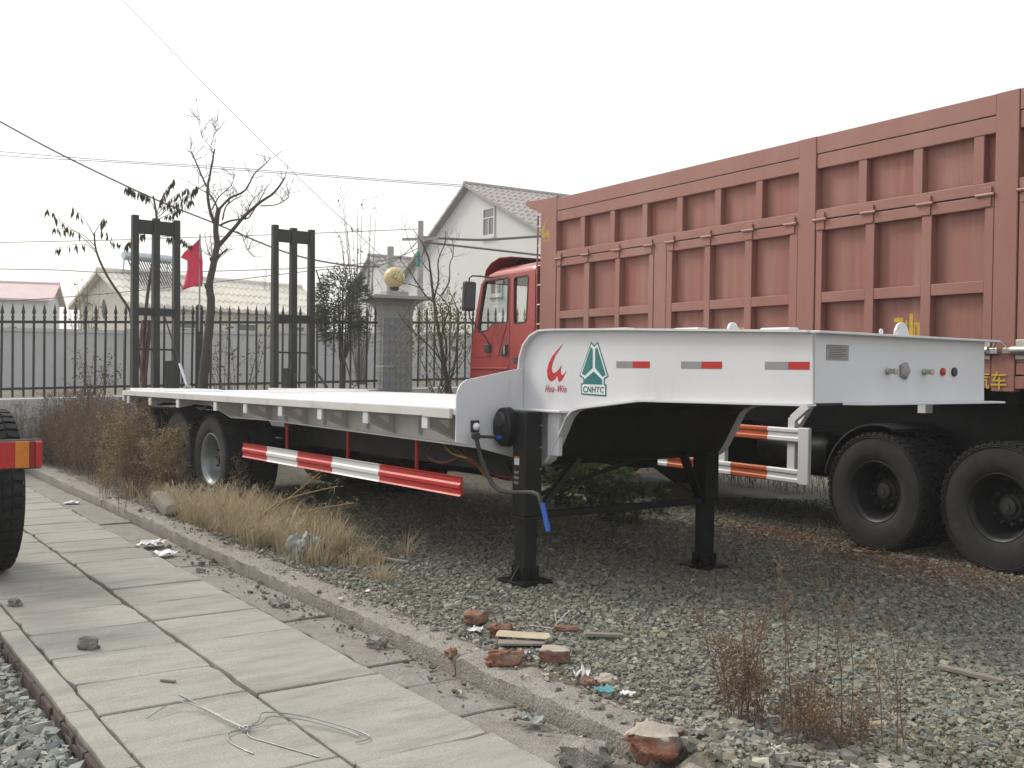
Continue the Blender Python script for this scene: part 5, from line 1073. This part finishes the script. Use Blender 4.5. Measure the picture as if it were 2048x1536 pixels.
# wild bush with sparse small leaves at the fence foot
def sparse(name, label, base, h, wd, n, lm, lv_n=14, stemm='stem_brown', L=.045):
    t = thing(name, label, 'shrub', tuple(base)); b = Vector(base); st = MB(); lf = MB()
    for k in range(n):
        e = b+VR*U(-wd, wd)+VF*U(-wd, wd)*.6+Vector((0, 0, h*U(.5, 1))); P = limb(st, [b+VR*U(-.1, .1), b.lerp(e, .45)+VR*U(-.1, .1)+Vector((0, 0, h*.1)), e], .008, .003, 0, 4, 4)
        E_ = twigs(st, P, 4, h*.2, .003, .3, 3, 1)
        for q in E_+[P[len(P)//2:]]:
            for _ in range(lv_n//2): leaf(lf, rnd.choice(q)+Vector((U(-.03, .03), U(-.03, .03), U(-.03, .03))), (U(-1, 1), U(-1, 1), U(-.6, .4)), L*U(.7, 1.3), L*.6)
    st.build('stems', stemm, t); lf.build('leaves', lm, t); return t
sparse('wild_bush', 'sparse small-leaved bush at the fence foot behind the bare tree', (-16.2, 6.75, 0), 2.25, .55, 16, 'leaf_small')
sparse('wild_bush', 'sparse low bush at the fence foot left of the ramps', (-17.9, 5.0, .6), 1.3, .5, 12, 'leaf_small')
shrub('green_bush', 'low leafy green bush on the ground seen under the gooseneck', (-9.3, 8.35, 0), .30, (.46, .5, .30), 2300, 'leaf_green', .085, .035, .012, 8)
shrub('green_bush', 'smaller dark green bush at the foot of the crossbar under the gooseneck', (-7.95, 7.75, 0), .2, (.32, .34, .24), 1100, 'leaf_green', .07, .03, .01, 5)
# dry weeds
def weed(st, sd, b, h, lean, nb, ns, spread, size, r=.004, sm=0):
    b = Vector(b); top = b+Vector((lean[0], lean[1], h)); P = smooth_line([b, b.lerp(top, .5)+Vector((U(-.03, .03), U(-.03, .03), 0)), top], 3)
    st.tube(P, [r*(1-.6*i/(len(P)-1)) for i in range(len(P))], 3, cap=False)
    for k in range(nb):
        f = U(.28, 1); i = min(len(P)-1, int(f*(len(P)-1))); p = P[i]; L = spread*h*U(.35, 1)*(1.25-f)+.05
        d = Vector((U(-1, 1), U(-1, 1), U(.3, 1.2))).normalized(); q = [p, p+d*L*.5, p+(d+Vector((U(-.3, .3), U(-.3, .3), .25))).normalized()*L]
        st.tube(q, [r*.5, r*.4, r*.25], 3, cap=False)
        for _ in range(ns):
            c = q[1].lerp(q[2], U(-.3, 1.1))+Vector((rnd.gauss(0, .018), rnd.gauss(0, .018), rnd.gauss(0, .018)))
            leaf(sd, c, (U(-1, 1), U(-1, 1), U(-.6, 1)), size*U(.6, 1.5), size*.6, 0, sm)
st = MB(); sd = MB()
for _ in range(1000):
    s = -12.4-rnd.random()**.9*7.4; n = 3.42+abs(rnd.gauss(0, .75)); x, y, _z = pw(s, n, 0)
    if n > 6 or (s > -14.4 and n > 4.55): continue
    h = U(.45, 1.25)*(1 if s < -13.2 else .75)
    weed(st, sd, (x, y, -.02), h, (U(-.15, .15), U(-.15, .15)), rnd.randrange(7, 13), 7, .3, .024)
for _ in range(260):
    k = U(-2.6, 1.6); p = fp(k, 0, -U(.25, 1.3)); weed(st, sd, (p.x, p.y, -.02), U(.5, 1.05), (U(-.15, .15), U(-.15, .15)), rnd.randrange(7, 13), 7, .3, .024)
st2 = MB(); sd2 = MB()  # brush added behind the truck to hide the sunlit ground beyond
for _ in range(420):
    x = U(-13, -1.5); y = 11.25-.106*(x+5.6)+abs(rnd.gauss(0, .45)); weed(st2, sd2, (x, y, -.03), U(.4, .95), (U(-.2, .2), U(-.2, .2)), 9, 6, .4, .03)
a2 = st2.build('added_brush', 'stem_brown'); tag(a2, 'dead brush added beyond the dump truck to darken the gap under its frame', 'brush', kind='stuff'); b2 = sd2.build('seed_heads', 'seed_brown'); b2.parent = a2
a = st.build('dry_weeds', 'stem_brown'); tag(a, 'dense mass of tall brown dead weeds behind the kerb left of the trailer wheels', 'weeds', kind='stuff')
bso = sd.build('seed_heads', 'seed_brown'); bso.parent = a
def weed_plant(label, base, h, n, spread, sm, stm, size=.018, lean=.12, nb=12, ns=8, r=.0035, group=None):
    t = thing('dry_weed', label, 'weed', tuple(base), group=group); st = MB(); sd = MB()
    for _ in range(n): weed(st, sd, (base[0]+U(-.07, .07), base[1]+U(-.07, .07), base[2]-.02), h*(U(.6, 1.05) if n > 2 else U(.95, 1.05)), (U(-lean, lean), U(-lean, lean)), nb, ns, spread, size, r)
    st.build('stems', stm, t); sd.build('seed_heads', sm, t); return t
weed_plant('tall tan feathery weed in front of the rearmost trailer wheel', (-13.3, 4.2, 0), 1.12, 34, .36, 'seed_tan', 'stem_tan', .024, .32)
weed_plant('tall tan feathery weed in front of the middle trailer wheel', (-12.35, 4.3, 0), 1.0, 24, .36, 'seed_tan', 'stem_tan', .024, .26)
weed_plant('yellowish upright weed beside the kerb left of the stone block', (-13.0, 3.85, 0), .75, 8, .25, 'seed_tan', 'stem_tan', .018, .1)
weed_plant('dark brown weed head between two trailer wheels', (-11.9, 4.35, 0), .55, 7, .4, 'seed_brown', 'stem_brown', .02)
weed_plant('single dark weed with round head right of the front trailer wheel', (-10.4, 4.42, 0), .72, 3, .34, 'seed_brown', 'stem_brown', .02, .05, 16)
weed_plant('slim dead weeds rising from the kerb edge near the stone block', (-11.6, 3.62, 0), .5, 3, .15, 'seed_brown', 'stem_brown', .016, .1, 6, 4)
for lab, b, h, n, sp, nb, ln in (('bushy rust-brown weed nearest the path on the gravel', (-3.2, 3.80, -.02), .50, 12, .36, 13, .16), ('bushy rust-brown weed just left of the tall bare stalk', (-3.05, 3.87, -.02), .34, 6, .3, 9, .12), ('tallest thin bare weed stalk on the near gravel', (-2.84, 3.83, -.02), .88, 1, .10, 9, .03), ('tall weed stalk with rusty seed head on the near gravel', (-2.93, 3.83, -.02), .78, 2, .22, 12, .1), ('medium thin weed stalk in the near gravel right of the tall one', (-2.70, 3.98, -.02), .60, 2, .16, 8, .06), ('rightmost thin weed stalk on the near gravel', (-2.58, 4.06, -.02), .52, 3, .16, 8, .08), ('low tangled brown weed at the foot of the tall stalks', (-2.80, 3.85, -.02), .22, 11, .5, 9, .26), ('low brown weed at the rubble edge under the tall stalks', (-2.65, 3.95, -.02), .18, 5, .5, 7, .2)):
    weed_plant(lab, b, h*1.12, n, sp, 'seed_rust', 'stem_brown', .013, ln, nb+3, 9, .0032, 'dead weeds on the near gravel')
# stiff bent dead stalks in the grass
t = thing('broken_stalk', 'broken leaning dead stalk rising from the dry grass past the red guard', 'weed', (-9.3, 4.0, 0)); mb = MB(); sd = MB()
for q in ([(-9.5, 4.0, .0), (-8.9, 4.2, .35), (-8.45, 4.35, .66)], [(-9.2, 3.95, 0), (-8.9, 4.15, .35), (-8.3, 4.45, .55)], [(-9.0, 3.9, 0), (-8.75, 4.2, .25), (-8.1, 4.5, .42)]):
    P = limb(mb, q, .011, .005, 0, 5)
    for p in P[-4:]:
        for _ in range(14): leaf(sd, p+Vector((U(-.06, .06), U(-.06, .06), U(-.05, .06))), (U(-1, 1), U(-1, 1), U(-1, .6)), U(.03, .08), .008)
mb.build('stalk', 'stem_tan', t); sd.build('tuft', 'seed_tan', t)
# dry grass
def grass(name, label, pts, mt, hgt, bend=.6):
    mb = MB()
    for (x, y, z, hs) in pts:
        a = U(0, 6.28); h = hgt*hs*U(.5, 1.15); d = Vector((math.cos(a), math.sin(a), 0)); s = Vector((-d.y, d.x, 0))*U(.0018, .0035); k = U(.1, bend)*h; b = Vector((x, y, z-.01))
        p1 = b+d*k*.3+Vector((0, 0, h*.5)); p2 = b+d*k*1.1+Vector((0, 0, h*.85)); p3 = b+d*k*U(1.6, 2.6)+Vector((0, 0, h*U(.6, .95)))
        mb.add([b-s, b+s, p1+s*.8, p1-s*.8, p2+s*.6, p2-s*.6, p3], [(0, 1, 2, 3), (3, 2, 4, 5), (5, 4, 6)])
    o = mb.build(name, mt); tag(o, label, 'grass', kind='stuff'); return o
def clumps(name, label, spots, mt):
    mb = MB()
    for (x, y, z, h0, nb, rad) in spots:
        lean = Vector((U(-.5, .6), U(-.6, .3), 0))
        for _ in range(nb):
            a = U(0, 6.28); d = (Vector((math.cos(a), math.sin(a), 0))*U(.2, 1)+lean).normalized(); r = rad*rnd.random()**.5; b = Vector((x+math.cos(a)*r, y+math.sin(a)*r, z-.01))
            h = h0*U(.35, 1.15); s = Vector((-d.y, d.x, 0))*U(.0014, .0036); k = h*U(.15, 1.0); dr = U(.35, 1.0)
            p1 = b+d*k*.25+Vector((0, 0, h*.55)); p2 = b+d*k*.8+Vector((0, 0, h*.9)); p3 = b+d*k*U(1.2, 2.0)+Vector((0, 0, h*dr))
            mb.add([b-s, b+s, p1+s*.85, p1-s*.85, p2+s*.6, p2-s*.6, p3], [(0, 1, 2, 3), (3, 2, 4, 5), (5, 4, 6)])
    o = mb.build(name, mt); tag(o, label, 'grass', kind='stuff'); return o
spots = []
for c, sx, sy, n, hs in (((-9.3, 3.98), .55, .15, 34, .42), ((-10.6, 4.1), .8, .22, 42, .36), ((-8.6, 4.05), .4, .2, 22, .34), ((-11.8, 4.05), .5, .28, 22, .32), ((-8.05, 4.2), .22, .2, 14, .26), ((-7.55, 4.2), .35, .15, 9, .14), ((-10.2, 4.6), .9, .25, 24, .28), ((-12.5, 3.8), .6, .2, 16, .3)):
    for _ in range(n):
        x, y = rnd.gauss(c[0], sx), rnd.gauss(c[1], sy); s_, nn = sn(x, y)
        if nn > 3.42: spots.append((x, y, 0, hs*U(.55, 1.2), rnd.randrange(35, 80), U(.05, .16)))
clumps('dry_grass', 'straw-coloured dry grass growing along the kerb under the trailer', spots, 'grass_dry')
pts = []
for _ in range(3800):
    x, y = U(-13, -5), U(5.2, 9.6); pts.append((x, y, ground_z(x, y), U(.2, .5)))
for _ in range(900):
    x, y = rnd.gauss(-2.6, .5), rnd.gauss(4.2, .35); pts.append((x, y, ground_z(x, y), U(.1, .3)))
grass('thin_grass', 'thin short brown grass scattered over the shaded gravel', pts, 'grass_old', .22, 1.2)
mb = MB()
for c, sx, sy, n in (((-6.3, 8.4), .8, .2, 1500), ((-5.1, 8.1), .8, .22, 1700), ((-4.3, 7.8), .6, .3, 1300), ((-5.0, 7.2), .6, .25, 500), ((-6.9, 8.6), .5, .2, 700)):
    for _ in range(n): x, y = rnd.gauss(c[0], sx), rnd.gauss(c[1], sy); leaf(mb, Vector((x, y, ground_z(x, y)+U(.005, .04))), (U(-1, 1), U(-1, 1), U(-.1, .5)), U(.02, .06), .008)
o = mb.build('plant_litter', 'litter'); tag(o, 'reddish dead plant litter lying along the dump truck rear wheels', 'litter', kind='stuff')
# ------------------------------------------------------------------ parked truck at the left edge
LT = thing('parked_truck', 'truck at the left edge, only its rear tyre and red-amber tail lamp in view', 'truck', (-9.45, 1.6, -.1))
TY_L = tyre_mesh('tyre', .66, .36, .30, 44, .02); RIM_L = rim_mesh('rim', .30, .36, 'steel_rim', .2); HUB_L = hub_mesh('hub', .30, .36, 'iron', .2)
for y, f in ((1.80, True), (-.2, False)): wheel(LT, -9.42, y, .56, TY_L, RIM_L, HUB_L, f, .3)
MB().tube([(-9.42, -.1, .56), (-9.42, 1.7, .56)], .09, 12).build('axle', 'black_paint', LT, smooth=R_(40))
for y in (.55, 1.35): MB().box(-13.5, -7.9, y-.05, y+.05, .78, 1.04).build('chassis_rail', 'black_paint', LT, bevel=.01)
MB().box(-7.93, -7.80, .2, 1.62, .86, 1.05).build('rear_beam', 'black_paint', LT, bevel=.015)
tl = node('tail_lamp', LT)
MB().box(-7.79, -7.74, 1.18, 1.858, .872, 1.078).build('housing', 'plastic_black', tl, bevel=.02, segs=3)
for a, b, mm, nm in ((1.80, 1.85, 'lens_red', 'red_lens'), (1.765, 1.799, 'lens_dark', 'red_lens'), (1.672, 1.764, 'lens_amber', 'amber_lens'), (1.56, 1.671, 'lens_red', 'red_lens'), (1.4, 1.559, 'lens_dark', 'red_lens'), (1.19, 1.399, 'lens_red', 'red_lens')):
    MB().box(-7.739, -7.712, a, b, .884, 1.066).build(nm, mm, tl, bevel=.012 if nm == 'red_lens' and a > 1.79 else .004, segs=3)
# ------------------------------------------------------------------ debris
def lump(name, label, loc, size, m, cat='rubble', jag=.25, rotz=0., top=None, group=None, seed=0, tilt=(0, 0)):
    bm = bmesh.new(); bmesh.ops.create_cube(bm, size=1); bmesh.ops.subdivide_edges(bm, edges=bm.edges[:], cuts=7, use_grid_fill=True)
    for v in bm.verts:
        p = v.co.copy(); nrm = p.normalized(); q = mnoise.noise_vector(p*2.3+Vector((seed*7.1, seed, 3)))*jag*.55; r = (p-p*(1/max(1e-3, max(abs(p.x), abs(p.y), abs(p.z)))*.5*.0))
        sph = nrm*.62; q += mnoise.noise_vector(p*9+Vector((seed, 2, 1)))*jag*.10; v.co = p.lerp(sph, .30)+q
        v.co = Vector((v.co.x*size[0], v.co.y*size[1], v.co.z*size[2]))
    me = bpy.data.meshes.new(name); bm.to_mesh(me); bm.free(); me.materials.append(MATS[m])
    if top:
        me.materials.append(MATS[top])
        for f in me.polygons:
            if f.center.z > size[2]*.30 and f.normal.z > .25: f.material_index = 1
    me.polygons.foreach_set('use_smooth', [True]*len(me.polygons)); o = link(name, me, None, loc, (tilt[0], tilt[1], rotz)); tag(o, label, cat, group); return o
B = 'broken bricks by the kerb'
lump('brick_chunk', 'round-edged orange half brick behind the kerb with white scrap in front', (-5.33, 3.84, .045), (0.117, 0.109, 0.070), 'brick', 'brick', .3, .4, None, B, 1)
lump('brick_chunk', 'lumpy dark red brick clod right of the orange half brick', (-4.99, 3.78, .035), (0.101, 0.086, 0.070), 'brick', 'brick', .9, .9, None, B, 2)
lump('brick_chunk', 'rounded red brick with pale mortar top beside the wooden scraps', (-4.40, 3.70, .045), (0.156, 0.101, 0.070), 'brick', 'brick', .3, .75, 'mortar', B, 3)
lump('brick_chunk', 'rough red brick wedged into the kerb top', (-4.52, 3.45, .035), (0.172, 0.094, 0.070), 'brick', 'brick', .6, .8, None, B, 4)
lump('brick_chunk', 'large mortar-topped broken brick at the near end of the kerb', (-3.25, 3.33, -.03), (0.218, 0.172, 0.117), 'brick', 'brick', .5, .75, 'mortar', B, 5)
lump('brick_chunk', 'orange brick piece lying in the rubble beyond the kerb end', (-2.93, 3.20, -.10), (0.125, 0.078, 0.070), 'brick', 'brick', .6, .3, None, B, 6)
lump('brick_chunk', 'small flat red brick shard behind the plywood scraps', (-4.87, 4.19, .02), (0.133, 0.055, 0.031), 'brick', 'brick', .3, .9, None, B, 7)
lump('brick_chunk', 'small reddish brick bit on the kerb edge near the white paper', (-3.95, 3.56, .02), (0.070, 0.047, 0.039), 'brick', 'brick', .6, .2, None, B, 8)
lump('brick_chunk', 'red brick fleck embedded in the kerb front edge', (-4.86, 3.33, .0), (0.055, 0.047, 0.047), 'brick', 'brick', .6, .2, None, B, 9)
lump('concrete_chunk', 'broken pale concrete piece at the foot of the kerb end', (-3.42, 3.05, -.07), (.2, .15, .09), 'concrete_kerb', 'rubble', .5, .5, None, None, 11)
lump('concrete_chunk', 'flat pale concrete slab piece lying beyond the kerb end', (-3.0, 3.02, -.12), (.36, .28, .06), 'concrete_kerb', 'rubble', .3, .2, None, None, 12)
lump('concrete_chunk', 'second flat concrete slab piece at the picture bottom right of the path', (-2.85, 3.35, -.09), (.42, .22, .06), 'concrete_kerb', 'rubble', .3, .7, None, None, 13)
lump('stone_block', 'long grey stone block lying askew on the kerb by the dry grass', (-11.3, 3.97, .09), (.7, .16, .14), 'concrete_rough', 'block', .08, -.12, None, None, 10, (0, .12))
lump('stone', 'tan stone lying half in the kerb mortar near the kerb end', (-3.95, 3.68, .01), (.1, .07, .05), 'mortar', 'stone', .6, .3, None, None, 14)
lump('path_stone', 'rounded stone on the path near the parked truck tyre', (-7.95, 1.73, -.08), (.08, .06, .05), 'concrete_rough', 'stone', .6, .3, None, None, 15)
lump('path_stone', 'angular grey stone standing on the middle slabs', (-6.49, 1.82, -.075), (.10, .04, .07), 'concrete_rough', 'stone', .8, .9, None, None, 16, (.3, .2))
lump('path_stone', 'dark stone in the gutter against the kerb foot', (-5.6, 3.28, -.09), (.11, .07, .06), 'concrete_rough', 'stone', .7, .5, None, None, 17)
lump('path_stone', 'small stone in the gutter left of the dark one', (-6.9, 3.25, -.09), (.12, .08, .06), 'concrete_rough', 'stone', .7, .1, None, None, 18)
lump('plastic_bag', 'crumpled grey-green plastic bag at the edge of the dry grass', (-7.95, 3.96, .07), (.2, .17, .2), 'bag', 'bag', 1.0, .3, None, None, 19)
def crumple(name, label, loc, size, m='paper', seed=0, tall=.5, cat='litter'):
    bm = bmesh.new(); bmesh.ops.create_grid(bm, x_segments=7, y_segments=7, size=.5)
    for v in bm.verts:
        q = mnoise.noise_vector(v.co*3.1+Vector((seed*3.3, seed*1.7, 0))); v.co = Vector(((v.co.x+q.x*.25)*size, (v.co.y+q.y*.25)*size, (abs(q.z)*tall+.02+abs(q.x)*tall*.4)*size))
    me = bpy.data.meshes.new(name); bm.to_mesh(me); bm.free(); me.materials.append(MATS[m]); o = link(name, me, None, loc, (0, 0, seed)); so = o.modifiers.new('thickness', 'SOLIDIFY'); so.thickness = .002; tag(o, label, cat); return o
crumple('paper_scrap', 'white crumpled scrap in front of the orange half brick', (-5.16, 3.72, .012), .075, 'paper', 21, .55)
crumple('paper_scrap', 'white paper scrap leaning near the kerb between the bricks', (-4.07, 3.62, .012), .07, 'paper', 2, 1.0)
crumple('paper_scrap', 'pale scrap beside the rough brick on the kerb', (-4.58, 3.62, .012), .06, 'paper', 3, .6)
crumple('paper_scrap', 'white and grey rag flattened in the gutter near the stone block', (-9.9, 3.33, -.1), .24, 'paper', 4, .25)
crumple('paper_scrap', 'second white rag trailing in the gutter below the stone block', (-9.35, 3.28, -.1), .2, 'paper', 5, .25)
crumple('paper_scrap', 'small white scrap in the gutter far along the kerb', (-13.4, 3.55, -.1), .16, 'paper', 6, .3)
crumple('paper_scrap', 'greyish plastic scrap in the gutter near the kerb end', (-3.95, 3.18, -.1), .11, 'bag', 7, .5)
crumple('paper_scrap', 'tiny white scrap under the near weeds', (-2.86, 3.62, -.02), .07, 'paper', 8, .8)
crumple('teal_scrap', 'teal strip of plastic on the kerb top', (-3.83, 3.55, .015), .09, 'teal_scrap', 9, .2)
crumple('paper_scrap', 'pale scrap beside the teal plastic strip', (-3.72, 3.60, .012), .06, 'paper', 10, .5)
def board(name, label, c, L, wd, th, rz, m, tilt=(0, 0), cut=True):
    k = [(-.5, -.5), (.42, -.5), (.5, -.1), (.46, .5), (-.1, .46), (-.46, .5), (-.5, .1)] if cut else [(-.5, -.5), (.5, -.5), (.5, .5), (-.5, .5)]
    mb = MB(); mb.prism([(a*L, b*wd, 0) for a, b in k], (0, 0, th)); o = mb.build(name, m); o.location = c; o.rotation_euler = (*tilt, rz); add_bevel(o, .002, 1); tag(o, label, 'wood'); return o
board('wood_scrap', 'pale plywood scrap lying on a darker board behind the kerb', (-4.80, 3.80, .05), .32, .12, .005, .85, 'wood', (.05, .03))
board('wood_scrap', 'brown board under the pale plywood scrap', (-4.74, 3.74, .022), .28, .09, .014, 1.05, 'wood_grey', (.03, .02), True)
board('wood_scrap', 'thin grey wood strip on the gravel right of the plywood', (-4.6, 4.25, .02), .24, .045, .02, .85*1.2, 'wood_grey', (0, .05), False)
board('wood_scrap', 'long grey wood stick alone on the near gravel at right', (-2.9, 5.32, .015), .34, .045, .022, .18, 'wood_grey', (0, .04), False)
board('wood_scrap', 'short dark stick lying on the middle slab', (-5.55, 1.97, -.095), .09, .016, .012, .7, 'wood_grey', (0, 0), False)
board('wood_scrap', 'pale flat branch piece at the edge of the grass and gravel', (-7.45, 4.5, .01), .34, .05, .02, .4, 'wood_grey', (0, .03))
def bent(name, label, lines, r, m, cat):
    t = thing(name, label, cat, tuple(lines[0][0])); 
    for q in lines: MB().tube(smooth_line(q, 6), r, 6).build('strand', m, t, smooth=R_(60))
    return t
g = -.094
bent('bent_wire', 'bent silver steel wire with a twisted knot lying on the slabs', [
 [(-5.02, 1.68, g), (-5.06, 1.76, g+.02), (-5.10, 1.86, g+.03), (-4.98, 1.93, g+.02), (-4.78, 1.96, g+.015), (-4.60, 1.99, g+.012)], [(-5.30, 1.94, g), (-5.1, 1.95, g+.008), (-4.85, 1.97, g+.01), (-4.60, 1.995, g+.012)],
 [(-4.60, 2.0, g+.012), (-4.60, 2.06, g+.03), (-4.66, 2.12, g+.045), (-4.56, 2.26, g+.03), (-4.36, 2.38, g+.01), (-4.22, 2.43, g), (-4.17, 2.40, g), (-4.17, 2.34, g)], [(-4.60, 2.01, g+.012), (-4.59, 2.07, g+.02), (-4.63, 2.14, g+.03), (-4.52, 2.26, g+.02), (-4.34, 2.36, g+.005), (-4.23, 2.39, g)],
 [(-4.59, 2.0, g+.01), (-4.5, 1.98, g), (-4.38, 2.02, g), (-4.1, 2.12, g)], [(-4.60, 1.99, g+.01), (-4.58, 1.91, g+.01), (-4.48, 1.88, g), (-4.30, 1.905, g)],
 [(-4.63, 1.98, g), (-4.60, 2.01, g+.02), (-4.57, 1.99, g), (-4.60, 1.97, g+.015), (-4.63, 2.0, g+.01), (-4.58, 2.02, g+.02), (-4.56, 1.98, g+.01)]], .0035, 'wire_steel', 'wire')
bent('dry_twig', 'dark curved twig standing beside the brick clod', [[(-5.05, 3.78, .03), (-5.07, 3.80, .09), (-5.14, 3.78, .15), (-5.24, 3.74, .18)]], .003, 'twig', 'twig')
bent('dry_twig', 'pale forked stem lying on the gravel behind the bricks', [[(-4.95, 4.15, .01), (-4.93, 4.18, .06), (-4.9, 4.24, .12)], [(-4.94, 4.17, .04), (-4.97, 4.18, .09)], [(-4.95, 4.15, .01), (-5.1, 4.08, .01)]], .002, 'paper', 'twig')
# ------------------------------------------------------------------ hazy air
hz = MB().box(-460, 220, -220, 460, -2, 16).build('haze', 'ink'); hz.data.materials.clear()
hm = bpy.data.materials.new('haze_air'); hm.use_nodes = True; t = hm.node_tree; t.nodes.remove(t.nodes['Principled BSDF'])
pv = t.nodes.new('ShaderNodeVolumePrincipled'); pv.inputs['Color'].default_value = (.93, .94, .96, 1); pv.inputs['Density'].default_value = .00138; pv.inputs['Anisotropy'].default_value = .2
t.links.new(pv.outputs[0], t.nodes['Material Output'].inputs['Volume']); hz.data.materials.append(hm); tag(hz, 'pale winter haze hanging over the whole yard', 'haze', kind='stuff')
